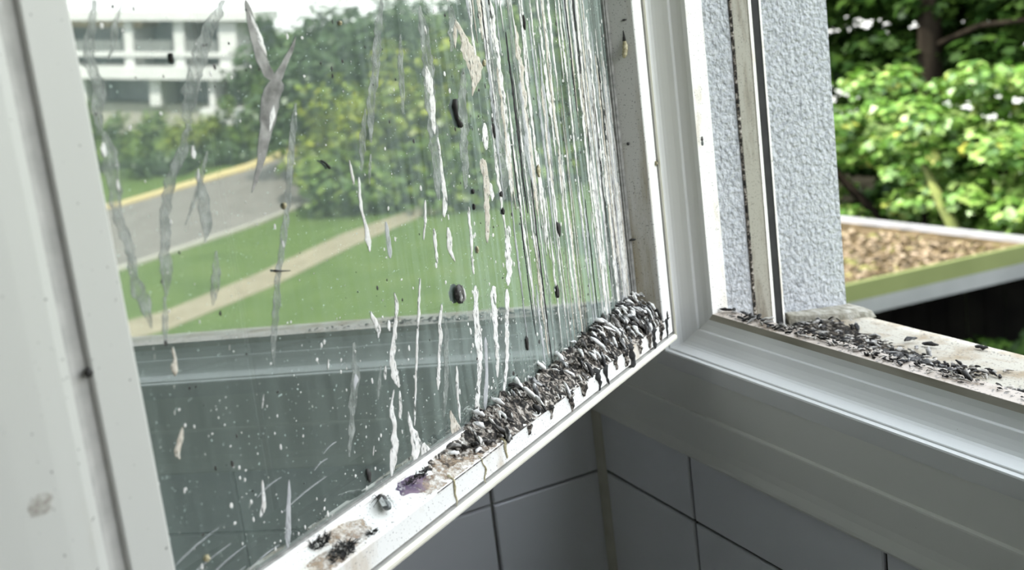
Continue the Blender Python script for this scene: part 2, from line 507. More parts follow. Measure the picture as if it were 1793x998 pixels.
def ring(names, prof, ins_map, mats, rect, make_pt, parent):
    """open-profile mitred ring; prof = [(depth, inset)], ins_map(side, inset) -> inset on that side"""
    x0, x1, z0, z1 = rect
    out = []
    def corner(k, d, r):
        x = x0 + ins_map('left', r) if k in (0, 3) else x1 - ins_map('right', r)
        z = z0 + ins_map('bottom', r) if k in (0, 1) else z1 - ins_map('top', r)
        return make_pt(x, d, z)
    n = len(prof)
    for k, nm in enumerate(names):
        if nm is None:
            continue
        k2 = (k + 1) % 4
        V = [corner(k, d, r) for d, r in prof] + [corner(k2, d, r) for d, r in prof]
        F = [(i, n + i, n + i + 1, i + 1) for i in range(n - 1)]
        out.append(mesh(nm, V, F, mats[k], parent))
    return out

# ------------------------------------------------------------------ room shell
GND = -5.2
LD = Vector((-0.0803265, -0.9967686, 0))          # along the left wall, away from the corner
LN = Vector((0.9967686, -0.0803265, 0))           # left wall normal, into the room

wb = empty('wall_back')
tag(wb, kind='structure')
boxes('masonry', [(-.25, .11, .002, .047, GND, 4.2), (1.41, 2.6, .002, .047, GND, 4.2),
                  (.11, 1.41, .002, .180, GND, .079), (.11, 1.41, .002, .047, 1.34, 4.2)], 'grout_dark', wb)
boxes('render', [(-3.0, .1405, .047, .1915, GND, 4.2), (1.39, 3.2, .047, .1915, GND, 4.2), (.1405, 1.39, .047, .1915, 1.315, 4.2)], 'stucco', wb)
tileZ = [(-.0594, .0035)] + [(-.0620 - .2 * k - .1974, -.0620 - .2 * k) for k in range(4)]
tileX = [(.0042, .1331)] + [(.1359 + .2 * k, .1359 + .2 * k + .1972) for k in range(8)]

tile_cache = {}
def tile_mesh(w, h):
    key = (round(w, 4), round(h, 4))
    if key not in tile_cache:
        b, d = .0011, .0045
        v = [(0, d, 0), (w, d, 0), (w, d, h), (0, d, h), (0, b, 0), (w, b, 0), (w, b, h), (0, b, h),
             (b, 0, b), (w - b, 0, b), (w - b, 0, h - b), (b, 0, h - b)]
        f = [(8, 9, 10, 11), (4, 5, 9, 8), (5, 6, 10, 9), (6, 7, 11, 10), (7, 4, 8, 11), (0, 1, 5, 4), (1, 2, 6, 5), (2, 3, 7, 6), (3, 0, 4, 7)]
        me = bpy.data.meshes.new('tile')
        me.from_pydata(v, [], f)
        me.materials.append(M['tile'])
        tile_cache[key] = me
    return tile_cache[key]

def put_tile(parent, loc, rotz, w, h):
    o = bpy.data.objects.new('tile', tile_mesh(w, h))
    COL.objects.link(o)
    o.parent = parent
    o.location = loc
    o.rotation_euler = (0, 0, rotz)

for z0, z1 in tileZ:
    for x0, x1 in tileX:
        put_tile(wb, (x0, -.001, z0), 0, x1 - x0, z1 - z0)

wl_ = empty('wall_left')
tag(wl_, kind='structure')
a = [Vector((0, 0, 0)) + LD * s + LN * d for s, d in ((-.03, -.0045), (2.7, -.0045), (2.7, -.12), (-.03, -.12))]
extrude_poly('masonry', [(p.x, p.y) for p in a], -.95, 1.75, 'grout_grey', wl_)
lrot = math.atan2(LD.y, LD.x)
lcols = [(.0045, .1205)] + [(.1240 + .2 * k, .1240 + .2 * k + .1962) for k in range(6)]
lrows = [(-.0594 + .2 * k, -.0594 + .2 * k + .1972) for k in range(5)] + [(-.0620 - .2 * k - .1974, -.0620 - .2 * k) for k in range(4)]
for s0, s1 in lcols:
    for z0, z1 in lrows:
        # tile mesh lies along +x with its face at y=0 looking to -y; turn it so x runs towards the corner
        p = LD * s1 + LN * .0
        put_tile(wl_, (p.x, p.y, z0), math.atan2(-LD.y, -LD.x), s1 - s0, z1 - z0)
# corner sealant bead
V, F = [], []
arc = [(.0085, -.0005), (.0050, .0012), (.0022, .0032), (.0005, .0075)]
pts = [(LN * x - Vector((0, 1, 0)) * y) + Vector((0, 0, 0)) for x, y in [(.0075, -.0), (.0042, .0018), (.0018, .0042), (0, .0075)]]
pts = [Vector((.0072, -.0012, 0)), Vector((.0040, -.0022, 0)), Vector((.0020, -.0042, 0)), Vector((.0004, -.0078, 0))]
for z in (-.95, .0035):
    V += [p + Vector((0, 0, z)) for p in pts]
F = [(i, i + 1, 5 + i, 4 + i) for i in range(3)]
tag(mesh('trim_2', V, F, 'caulk', smooth=True), kind='structure')

tag(box('wall_right', 2.3, 2.45, -2.75, .002, -.95, 1.75, 'plaster'), kind='structure')
tag(boxes('wall_front', [(-.4, 2.3, -2.75, -2.6, -.95, 1.75)], 'plaster'), kind='structure')
tag(box('ceiling', -.4, 2.45, -2.75, .002, 1.75, 1.9, 'plaster'), kind='structure')
tag(box('floor', -.4, 2.45, -2.75, .002, -1.1, -.95, 'floor'), kind='structure')
tag(box('roof_slab', -3.0, 3.2, -6.0, .192, 4.2, 4.35, 'stucco_outer'), kind='structure')  # unseen slab added to keep the sun off sill and room

# cover panel below the window
prof = [(.0, .0042), (-.0062, .0042), (-.0068, .0060), (-.0066, .0085), (-.0050, .0150), (-.0046, .0215), (-.0056, .0450), (-.0054, .0462), (-.0046, .0472), (-.0036, .0476),
        (-.0046, .0935), (.0, .0940)]
V = [(x, y, z) for x in (.0005, 1.44) for y, z in prof]
n = len(prof)
F = [(i, n + i, n + i + 1, i + 1) for i in range(n - 1)]
tag(mesh('trim_1', V, F, 'panel'), kind='structure')

# ------------------------------------------------------------------ fixed window frame
win = empty('window_1', (.125, .02, .094))
tag(win, kind='structure')
WORG = Vector((.125, .02, .094))
wpt = lambda x, d, z: Vector((x, d, z)) - WORG
def wins(side, r):          # r = height of the profile point above z=.08
    return r if side in ('bottom',) else .012 + (r - .014) * .87
rect = (.110, 1.42, .080, 1.345)
main = [(.002, .0), (-.0050, .0), (-.0050, .0130), (-.0044, .0140), (-.0008, .0142), (-.0004, .0150), (.0002, .0155), (.0105, .0157), (.0130, .0166), (.0150, .0185),
        (.0171, .0212), (.0188, .0236), (.0213, .0281), (.0217, .0284), (.0238, .0286), (.0268, .0330), (.0287, .0371)]
ring(['bottom_rail', 'side_jamb', 'top_rail', 'side_jamb'], main, wins, ['pvc'] * 4, rect, wpt, win)
ring(['outer_lip'] * 4, [(.0287, .0371), (.0287, .0424), (.0289, .0428)], wins, ['soil_strip', 'pvc', 'pvc', 'pvc'], rect, wpt, win)
ring(['weather_lip'] * 4, [(.0289, .0428), (.0460, .0425), (.0470, .0300)], wins, ['lip_top', 'dirty_lip', 'dirty_lip', 'dirty_lip'], rect, wpt, win)

# outside sill with its end upstand, shutter guide
sl = empty('window_sill', (.7, .12, .09))
tag(sl, 'pale stained stone window sill outside the open window, littered with droppings', 'sill')
SO = Vector((.7, .12, .09))
SILL = [(.040, .1140), (.075, .1010), (.115, .0890), (.187, .0845)]
def sill_z(y):
    for (a0, b0), (a1, b1) in zip(SILL, SILL[1:]):
        if y <= a1:
            break
    return b0 + (b1 - b0) * (y - a0) / (a1 - a0)
V, F = [], []
nx, ny = 60, 14
for i in range(nx + 1):
    for j in range(ny + 1):
        x = .1385 + (1.392 - .1385) * i / nx
        y = .044 + (.187 - .044) * j / ny
        V.append(Vector((x, y, sill_z(y) + .0006 * noise.noise((x * 60, y * 60, 3)))) - SO)
top = len(V)
F = [(i * (ny + 1) + j, (i + 1) * (ny + 1) + j, (i + 1) * (ny + 1) + j + 1, i * (ny + 1) + j + 1) for i in range(nx) for j in range(ny)]
for dy, z in ((.187, .062), (.060, .062)):
    for i in range(nx + 1):
        V.append(Vector((.1385 + (1.392 - .1385) * i / nx, dy, z)) - SO)
F += [(i * (ny + 1) + ny, (i + 1) * (ny + 1) + ny, top + i + 1, top + i) for i in range(nx)]
F += [(top + i, top + i + 1, top + nx + 2 + i, top + nx + 1 + i) for i in range(nx)]
mesh('slab', V, F, 'sill', sl, smooth=True)
# upstand: low block against the reveal, widening outwards
prof = [(.0, .013), (.10, .0135), (.55, .0125), (.85, .0105), (1.0, .0)]
V, F = [], []
np_ = len(prof)
for j in range(13):
    g = j / 12
    y = .116 + (.1935 - .116) * g
    for k, (u, hh) in enumerate(prof):
        xx = .1400 + u * (.005 + .027 * g) + .0008 * noise.noise((y * 200, k * 3.1, 0))
        V.append(Vector((xx, y, sill_z(min(y, .187)) - .001 + hh * (.95 - .45 * g) + .0008 * noise.noise((y * 150, k * 2.2, 5)))) - SO)
F = [(j * np_ + k, (j + 1) * np_ + k, (j + 1) * np_ + k + 1, j * np_ + k + 1) for j in range(12) for k in range(np_ - 1)]
F += [tuple(range(np_)), tuple(reversed(range(12 * np_, 13 * np_)))]
mesh('upstand', V, F, 'upstand', sl)

gd = empty('shutter_guide', (.142, .095, .10))
tag(gd, 'dirty white roller shutter guide with a black slot between two strips of grey render', 'shutter guide')
GO = Vector((.142, .095, .10))
def gbox(name, r, m):
    v, f = box_vf(*r)
    return mesh(name, [Vector(p) - GO for p in v], f, m, gd)
gbox('channel', (.1395, .1425, .0815, .0990, .092, 1.315), 'guide')
gbox('flange', (.1395, .1432, .0988, .1020, .091, 1.315), 'dirty_lip')
gbox('slot', (.1395, .1409, .1018, .1125, .090, 1.315), 'black')
gbox('back_flange', (.1395, .1415, .1125, .1145, .089, 1.315), 'dirty_lip')
# dark dirt bead between render and guide
V, F = tube([(.1412, .0808, .095 + .04 * k) for k in range(30)], [.0014 + .0007 * noise.noise((k * .9, 2, 0)) for k in range(30)], 6)
mesh('dirt_seam', [Vector(p) - GO for p in V], F, 'crust', gd)

# ------------------------------------------------------------------ open sash
HX = Vector((.15554, -.02, .1114))
SROT = math.atan2(-.8934, .44926)
SMAT = Matrix.Translation(HX) @ Matrix.Rotation(SROT, 4, 'Z')
def SL(t, o, z):
    return SMAT @ Vector((t, o, z))
sash = empty('window_sash', HX, (0, 0, SROT))
tag(sash, 'white window sash swung into the room with bird-soiled glass', 'window sash')
SW, SH = .575, 1.20
BOT = [(0, .004), (.003, .007), (.0055, .0095), (.0072, .0112), (.0213, .0253), (.0295, .0334), (.033, .0365)]
HIN = [(0, 0), (.003, .0006), (.0055, .001), (.0072, .0015), (.0213, .0170), (.0295, .0225), (.033, .0255)]
LEF = [(0, 0), (.003, .030), (.0055, .0510), (.0072, .0605), (.0213, .0810), (.0295, .0850), (.033, .0880)]
def lerp_tab(tab, r):
    for (a0, b0), (a1, b1) in zip(tab, tab[1:]):
        if r <= a1:
            return b0 + (b1 - b0) * (r - a0) / (a1 - a0)
    return tab[-1][1]
def sins(side, r):
    return lerp_tab({'bottom': BOT, 'left': HIN, 'right': LEF, 'top': LEF}[side], r)
srect = (0, SW, 0, SH)
spt = lambda x, d, z: Vector((x, d, z))
# seal lip round the rebate, groove, frame members, ledge, glazing seal
ring(['seal_lip'] * 4, [(-.060, .0), (.0002, .0), (.0022, .0009), (.0027, .0022), (.0027, .0038), (.0020, .0050), (.0010, .0055)], sins,
     ['lip', 'sash_clean', 'lip', 'lip'], srect, spt, sash)
ring(['seal_groove'] * 4, [(.0010, .0055), (-.0025, .0057), (-.0030, .0064), (-.0025, .0071), (-.0008, .0072)], sins, ['groove'] * 4, srect, spt, sash)
ring(['bottom_rail', 'lock_stile', 'top_rail', 'hinge_stile'], [(-.0008, .0072), (.0, .0078), (.0, .0204), (-.0003, .0210), (-.0010, .0215)], sins,
     ['sash', 'sash_clean', 'sash_clean', 'sash'], srect, spt, sash)
ring(['glazing_ledge'] * 4, [(-.0010, .0215), (-.0180, .0290)], sins, ['sash', 'sash_clean', 'sash_clean', 'grey_ledge'], srect, spt, sash)
ring(['glazing_seal'] * 4, [(-.0180, .0290), (-.0178, .0302), (-.0188, .0318), (-.0216, .0325)], sins, ['dirty_lip', 'gasket', 'gasket', 'gasket'], srect, spt, sash)
ring(['glazing_edge'] * 4, [(-.0195, .0318), (-.0200, .0330), (-.0222, .0330)], sins, ['gasket'] * 4, srect, spt, sash)
# room-side back of the sash
ring(['back_frame'] * 4, [(-.060, .0), (-.064, .0015), (-.064, .0250), (-.058, .0325), (-.044, .0330)], sins, ['sash_clean'] * 4, srect, spt, sash)
g0, g1, gz0, gz1 = .016, .497, .026, 1.12
def pane(name, o0, o1, m):
    v, f = box_vf(g0, g1, o0, o1, gz0, gz1)
    return mesh(name, v, f, m, sash)
GO_ = -.0220
glass = mesh('glass_pane', [(g0, GO_, gz0), (g1, GO_, gz0), (g1, GO_, gz1), (g0, GO_, gz1)], [(3, 2, 1, 0)], 'glass', sash)
tag(glass, 'dirty outer pane mirroring the garden')
glass_in = mesh('inner_pane', [(g0, GO_ - .018, gz0), (g1, GO_ - .018, gz0), (g1, GO_ - .018, gz1), (g0, GO_ - .018, gz1)], [(3, 2, 1, 0)], 'glass_inner', sash)
ring(['spacer_bar'] * 4, [(-.0222, .0290), (-.0222, .0328), (-.0398, .0328), (-.0398, .0290)], sins, ['gasket'] * 4, srect, spt, sash)

# ---- runs and splashes of dried droppings on the outer pane
STREAKS = [
('F', [(4676,3093,67),(4709,3002,48),(4734,2911,53),(4749,2842,58),(4740,2795,53),(4732,2746,59),(4744,2653,69),(4756,2560,64)]),
('F', [(4750,2559,80),(4743,2461,91),(4739,2315,65),(4759,2197,49),(4747,2132,49),(4730,2065,49),(4729,1977,44),(4725,1913,50),(4716,1847,72),(4701,1753,67),(4691,1685,40)]),
('F', [(4532,3084,43),(4573,3015,42),(4602,2958,47),(4634,2889,44),(4661,2845,33)]),
('F', [(3983,3050,90),(4058,2977,88),(4118,2903,90),(4168,2830,105),(4214,2757,97),(4256,2685,86),(4294,2586,79),(4316,2486,88)]),
('F', [(4313,2499,76),(4372,2405,68),(4437,2327,67),(4483,2234,60),(4519,2139,53),(4546,2043,53),(4561,1944,59),(4574,1843,53),(4599,1772,26)]),
('F', [(4233,2380,46),(4284,2270,29),(4344,2177,28),(4418,2076,25)]),
('F', [(4307,2301,64),(4298,2140,64),(4308,2035,77),(4335,1975,45)]),
('F', [(4279,1920,52),(4313,1793,65),(4336,1704,77),(4345,1680,32)]),
('F', [(4605,1800,41),(4620,1701,46),(4636,1601,40)]),
('F', [(3623,2516,48),(3690,2324,47),(3766,2106,46),(3841,1891,49),(3927,1680,44),(3991,1495,44),(4046,1279,36)]),
('F', [(2843,2981,59),(2890,2858,63),(2945,2721,72),(2995,2584,72),(3036,2463,66),(3073,2342,61),(3104,2221,47)]),
('F', [(2924,2798,39),(2965,2676,38),(3023,2525,33)]),
('F', [(2504,2927,49),(2498,2827,76),(2491,2659,88),(2505,2492,99),(2520,2324,88),(2523,2153,88),(2549,1985,88),(2571,1781,77)]),
('F', [(2193,2906,118),(2193,2768,106),(2253,2634,70)]),
('F', [(1814,2917,78),(1810,2699,91),(1813,2442,105),(1830,2184,118),(1842,1885,119),(1872,1624,106)]),
('F', [(3106,2410,47),(3158,2262,55),(3207,2082,46)]),
('F', [(2724,2780,41),(2760,2523,51),(2792,2331,41)]),
('F', [(2157,2519,84),(2222,2173,84),(2282,1788,71)]),
('F', [(3468,1197,52),(3499,1014,69),(3555,842,60),(3633,615,42)]),
('F', [(3280,999,37),(3348,824,45)]),
('F', [(2661,1061,55),(2704,787,44),(2797,496,43)]),
('B', [(3845,3042,33),(3833,2946,51),(3824,2850,66),(3805,2765,74),(3775,2692,75),(3754,2648,98)]),
('B', [(3552,2842,8),(3582,2799,28),(3620,2754,43),(3668,2700,58),(3718,2649,77),(3752,2619,98)]),
('B', [(3739,2660,114),(3765,2593,136),(3798,2513,127),(3835,2434,100),(3878,2343,73),(3929,2248,47),(3976,2174,25),(4007,2135,11)]),
('W', [(3839,2987,18),(3817,2918,26),(3798,2847,30),(3774,2767,15)]),
('W', [(3781,2525,19),(3800,2471,30),(3830,2405,22)]),
('C', [(2164,2821,30),(2122,2734,60),(2084,2653,110),(2044,2577,167),(2022,2503,156),(2032,2432,99),(2062,2382,49),(2091,2339,18)]),
('C', [(2174,2801,30),(2195,2733,41),(2208,2647,18)]),
('W', [(1762,2914,39),(1748,2767,66),(1752,2657,66),(1751,2509,40),(1745,2322,54),(1750,2172,54),(1764,1984,60),(1771,1795,54),(1777,1642,47)]),
('W', [(2480,2809,27),(2480,2758,22)]),
('W', [(2515,2577,33),(2505,2492,66),(2502,2406,50),(2511,2288,50),(2520,2169,28)]),
('W', [(3293,2161,13),(3287,2082,22),(3285,2028,18)]),
('W', [(3241,2057,18),(3261,1903,27),(3247,1836,18),(3236,1776,32),(3241,1691,46),(3242,1640,27)]),
('F', [(3118,2159,33),(3143,2069,42),(3158,2001,23)]),
('L', [(3071,1768,29),(3072,1670,38),(3076,1559,38)]),
('W', [(2696,1808,21),(2716,1693,27),(2762,1584,16)]),
('W', [(2501,2149,22),(2501,2045,22),(2503,1906,33),(2507,1808,39),(2508,1724,62),(2533,1666,33)]),
('W', [(2524,1600,39),(2518,1521,51),(2516,1449,34),(2490,1377,17)]),
('W', [(2652,1625,27),(2657,1522,27),(2665,1411,16)]),
('C', [(2084,1938,75),(2068,1835,63),(2064,1704,69),(2089,1561,56),(2125,1401,31)]),
('W', [(2017,1769,32),(2011,1674,45),(2023,1650,25)]),
('W', [(2283,1672,24),(2288,1535,30),(2301,1391,24),(2314,1247,24)]),
('W', [(1869,1450,46),(1891,1320,60),(1919,1192,73),(1955,1066,53)]),
('W', [(1997,2154,51),(1991,2061,63),(2002,1982,51)]),
('W', [(3298,1318,18),(3276,1262,37),(3258,1190,37),(3275,1156,18)]),
('W', [(3084,1361,14),(3080,1283,39),(3107,1207,34),(3154,1088,38),(3180,996,47),(3181,895,62),(3166,824,34)]),
('W', [(3170,1227,24),(3178,1163,33)]),
('W', [(2847,1372,15),(2897,1173,26),(2948,1016,20),(3006,828,20),(3076,559,15)]),
('W', [(2679,1164,22),(2710,1077,38),(2726,975,43),(2772,848,27),(2803,734,32),(2815,677,42)]),
('W', [(2318,1174,48),(2337,1030,60),(2352,847,66),(2365,701,54),(2422,532,47),(2476,345,47)]),
('W', [(2122,1115,63),(2143,930,57),(2170,747,44),(2199,524,31)]),
('W', [(1965,1050,46),(2025,814,45),(2094,564,39),(2160,392,32)]),
('W', [(3206,829,19),(3248,733,28),(3253,616,52),(3285,493,61),(3307,417,42),(3337,352,18)]),
('W', [(3160,804,19),(3172,703,24),(3184,649,38)]),
('W', [(3675,1181,12),(3678,1145,20),(3688,1123,12)]),
('L', [(3495,1029,26),(3500,989,43),(3522,952,21)]),
('W', [(3248,987,19),(3269,911,32)]),
('W', [(3113,661,15),(3106,547,39),(3089,476,74),(3088,405,89),(3116,354,49)]),
('W', [(3017,428,51),(3025,342,61),(3066,307,30)]),
('C', [(2729,512,16),(2722,436,55),(2715,359,99),(2711,294,121)]),
('W', [(4238,769,14),(4246,698,21),(4251,641,31),(4270,606,38),(4283,597,17)]),
('L', [(4071,696,11),(4084,620,25),(4112,526,32),(4130,443,40),(4152,362,32)]),
('C', [(4602,1571,15),(4601,1515,21),(4617,1489,35),(4614,1456,32),(4621,1440,15)]),
('C', [(4631,1205,21),(4650,1159,38),(4671,1122,41),(4678,1092,29),(4670,1070,12)]),
('W', [(4680,935,26),(4685,913,32)]),
('W', [(4632,1404,12),(4635,1389,12)]),
('W', [(4653,1295,17),(4657,1275,17)]),
('W', [(4293,1471,16),(4298,1448,13)]),
('W', [(4703,1604,14),(4706,1592,11)]),
('W', [(4701,1572,11),(4706,1548,8)]),
('W', [(4139,1168,7),(4164,1105,14)]),
('W', [(3434,592,13),(3455,541,18)]),
('W', [(3584,773,13),(3576,746,13)]),
('W', [(4726,2349,27),(4728,2300,16)]),
('W', [(4761,2512,37),(4762,2453,21)]),
('W', [(4307,2420,44),(4311,2360,32)]),
('W', [(4298,2313,19),(4314,2255,13)]),
('W', [(4326,693,10),(4345,673,10)]),
('W', [(2610,753,28),(2636,578,22),(2652,399,22)]),
('L', [(2280,823,30),(2314,606,36),(2360,431,48),(2380,370,30)]),
]


def resample(pts, step):
    out = []
    for (t0, z0, w0), (t1, z1, w1) in zip(pts, pts[1:]):
        L_ = max(1, int(math.hypot(t1 - t0, z1 - z0) / step))
        for k in range(L_):
            g = k / L_
            out.append((t0 + (t1 - t0) * g, z0 + (z1 - z0) * g, w0 + (w1 - w0) * g))
    out.append(pts[-1])
    return out

def streak(pts, material, seed, rag=.35, lift=.00025, step=.0018, wob=.35, fade=.5):
    P = resample(pts, step)
    V, F = [], []
    n = len(P)
    for i, (t, z, w) in enumerate(P):
        a = noise.noise((z * 260, seed * 3.7, .1))
        b = noise.noise((z * 260, seed * 3.7, 7.1))
        c = noise.noise((z * 70, seed * 1.3, 3.3))
        hw = w / 2
        taper = min(1.0, .3 + i * fade, .3 + (n - 1 - i) * fade)
        l = t - hw * taper * (1 + rag * 1.8 * a) + c * w * wob
        r = t + hw * taper * (1 + rag * 1.8 * b) + c * w * wob
        e = .16 * (1 + .8 * a)
        V += [(l, GO_ + .00012, z), (l + (r - l) * e, GO_ + .00012 + lift * .7, z), ((l + r) / 2, GO_ + .00012 + lift, z), (r - (r - l) * e, GO_ + .00012 + lift * .7, z), (r, GO_ + .00012, z)]
    for i in range(n - 1):
        q = i * 5
        F += [(q + k, q + 5 + k, q + 6 + k, q + k + 1) for k in range(4)]
    o = mesh('dropping_streak', V, F, material, glass)
    rim = o.data.attributes.new('rim', 'FLOAT', 'POINT')
    rim.data.foreach_set('value', [1.0, .0, .0, .0, 1.0] * n)
    return o

KIND = {'F': ('film', .38, .00003), 'B': ('brown_film', .12, .00003), 'W': ('white_drop', .42, .0003), 'C': ('cream_drop', .30, .0004), 'L': ('pale_drop', .18, .0002)}
for i, (k, pts) in enumerate(STREAKS):
    m_, rg, lf = KIND[k]
    streak([(t * 1e-4, z * 1e-4, w * 1e-4) for t, z, w in pts], m_, i, rg, lf, wob=.22 if k in 'FB' else .35, fade=.10 if k == 'F' else .5)
# the dense curtain of runs beside the hinge stile
for i in range(205):
    if i < 75:                                  # the thick of it, close to the stile
        t = .024 + .060 * rnd.random()
    else:
        t = .05 + .155 * rnd.random()
    dense = 1 - (t - .024) / .19
    z1 = rnd.choice([rnd.uniform(.09, .34), rnd.uniform(.20, .42), .42])
    if t < .050:
        z1 = rnd.uniform(.10, .275)
    ln = rnd.uniform(.03, .12) + dense * rnd.uniform(.0, .24)
    z0 = max(.036, z1 - ln)
    if z1 - z0 < .008:
        continue
    w = rnd.uniform(.0007, .0026) if i < 75 else rnd.uniform(.0008, .0034)
    if rnd.random() < .08:
        w *= 1.9
    pts, tt = [], t
    nseg = max(2, int((z1 - z0) / .012))
    for k in range(nseg + 1):
        g = k / nseg
        tt += rnd.uniform(-.0006, .0006)
        pts.append((tt, z1 + (z0 - z1) * g, w * (.30 + 1.0 * math.sin(math.pi * min(1, g * .9 + .08)) * rnd.uniform(.35, 1.25))))
    streak(pts, rnd.choices(['white_drop', 'cream_drop', 'pale_drop', 'film', 'tuft'], [7, 2, 2, 1.5, 2.0 if i < 75 else .5])[0], 200 + i, .5, .0003)

# fine spatter on the pane: uncountable
def spatter(name, count, material, seed, rmin, rmax, pick, parent, o=None):
    r = random.Random(seed)
    V, F = [], []
    for _ in range(count):
        t, z = pick(r)
        s = rmin + (rmax - rmin) * r.random() ** 3
        k = 6
        b = len(V)
        el = r.uniform(.8, 2.2)
        V.append((t, GO_ + .0003, z))
        for j in range(k):
            w = 2 * math.pi * j / k
            q = s * r.uniform(.7, 1.2)
            V.append((t + q * math.cos(w), GO_ + .00008, z + q * el * math.sin(w)))
        F += [(b, b + 1 + j, b + 1 + (j + 1) % k) for j in range(k)]
    o_ = mesh(name, V, F, material, parent)
    o_['kind'] = 'stuff'
    return o_
def pick_any(r):
    return (.03 + .46 * r.random(), .038 + .36 * r.random())
def pick_low(r):
    return (.03 + .46 * r.random() ** 1.2, .036 + .10 * r.random() ** 1.5)
def pick_hinge(r):
    return (.024 + .22 * r.random() ** 1.6, .036 + .36 * r.random())
spatter('white_spatter', 520, 'speck_white', 3, .00025, .0011, pick_any, glass)
spatter('white_spatter', 420, 'speck_white', 4, .00025, .0010, pick_low, glass)
spatter('white_spatter', 900, 'speck_white', 5, .00025, .0012, pick_hinge, glass)
spatter('dark_spatter', 260, 'speck_black', 6, .0002, .0010, pick_any, glass)
spatter('dark_spatter', 220, 'speck_black', 8, .0003, .0013, pick_hinge, glass)
# scratches and cobweb threads low on the pane
for i in range(11):
    t0 = rnd.uniform(.36, .47); z0 = rnd.uniform(.040, .075)
    L_ = rnd.uniform(.008, .035); sl_ = rnd.uniform(.3, .7)
    V, F = tube([(t0 + L_ * g, GO_ + .0004, z0 - L_ * g * sl_ * .35 + .001 * math.sin(g * 3)) for g in (0, .25, .5, .75, 1)], [.0001, .0002, .00022, .00018, .0001], 5)
    V = [v for v in V]
    if min(v[2] for v in V) > .034:
        mesh('web_thread', V, F, 'pale_drop', glass)

# ------------------------------------------------------------------ droppings heaped on the sash ledge
def interp(tab, x):
    if x <= tab[0][0]:
        return tab[0][1]
    for (a0, b0), (a1, b1) in zip(tab, tab[1:]):
        if x <= a1:
            return b0 + (b1 - b0) * (x - a0) / (a1 - a0)
    return tab[-1][1]
HP = [(-.004, .006), (.010, .013), (.03, .0145), (.05, .012), (.07, .010), (.10, .0125), (.125, .008), (.15, .0065), (.18, .0085), (.22, .0085), (.25, .0065), (.268, .003), (.29, .0012), (.32, .0004)]
def ledge_z(o):
    return .0253 + .43 * max(0.0, min(.019, -o - .0008))
def heap_h(t, o):
    s = (o + .021) / .021                      # 0 at the glass, 1 at the front edge
    shape = max(0.0, 1 - max(0, s) ** 2.2)
    return interp(HP, t) * shape
V, F = [], []
nt, ns = 230, 22
for i in range(nt + 1):
    t = .004 + .318 * i / nt
    for j in range(ns + 1):
        o = -.0214 + .0222 * j / ns
        hgt = heap_h(t, o)
        z = ledge_z(o) + hgt * (.72 + .75 * noise.noise((t * 170, o * 170, 1.0))) + min(1, hgt * 250) * .0011 * noise.noise((t * 520, o * 520, 4.0)) - .0004
        V.append(SL(t, o, z) - SL(.1, -.01, .03))
F = [(i * (ns + 1) + j, (i + 1) * (ns + 1) + j, (i + 1) * (ns + 1) + j + 1, i * (ns + 1) + j + 1) for i in range(nt) for j in range(ns)]
heap = mesh('dropping_heap', V, F, 'crust', smooth=True)
heap.location = SL(.1, -.01, .03)
tag(heap, 'crusted grey heap of bird droppings along the lower sash ledge', 'bird droppings', kind='stuff')

# lumps: short curled worms, a few shapes shared by all
lump_me = {}
def lump_mesh(v, material):
    key = (v, material)
    if key not in lump_me:
        r = random.Random(100 + v)
        n = 6
        bend = r.uniform(.2, .9) * r.choice((-1, 1))
        path = []
        for k in range(n):
            g = k / (n - 1) - .5
            path.append((g, bend * (g * g - .1) * .9, .12 * math.cos(g * 3) + .05 * r.uniform(-1, 1)))
        rad = [.10, .19, .23, .22, .17, .07]
        rad = [q * r.uniform(.75, 1.2) for q in rad]
        V, F = tube(path, rad, 7)
        V = [p + Vector((noise.noise(p * 4 + Vector((v, 0, 0))), noise.noise(p * 4 + Vector((0, v, 9))), noise.noise(p * 4 + Vector((5, 0, v))))) * .13 for p in V]
        me = bpy.data.meshes.new('dropping')
        me.from_pydata([tuple(p * .006) for p in V], [], F)
        me.polygons.foreach_set('use_smooth', [True] * len(me.polygons))
        me.materials.append(M[material])
        lump_me[key] = me
    return lump_me[key]

def put_lump(loc, rot, s, dark, label, group, base='dropping'):
    o = bpy.data.objects.new('dropping', lump_mesh(rnd.randrange(8), base + ('_dark' if dark else '')))
    COL.objects.link(o)
    o.location = loc
    o.rotation_euler = rot
    o.scale = s
    tag(o, label, 'bird dropping', group)
    return o

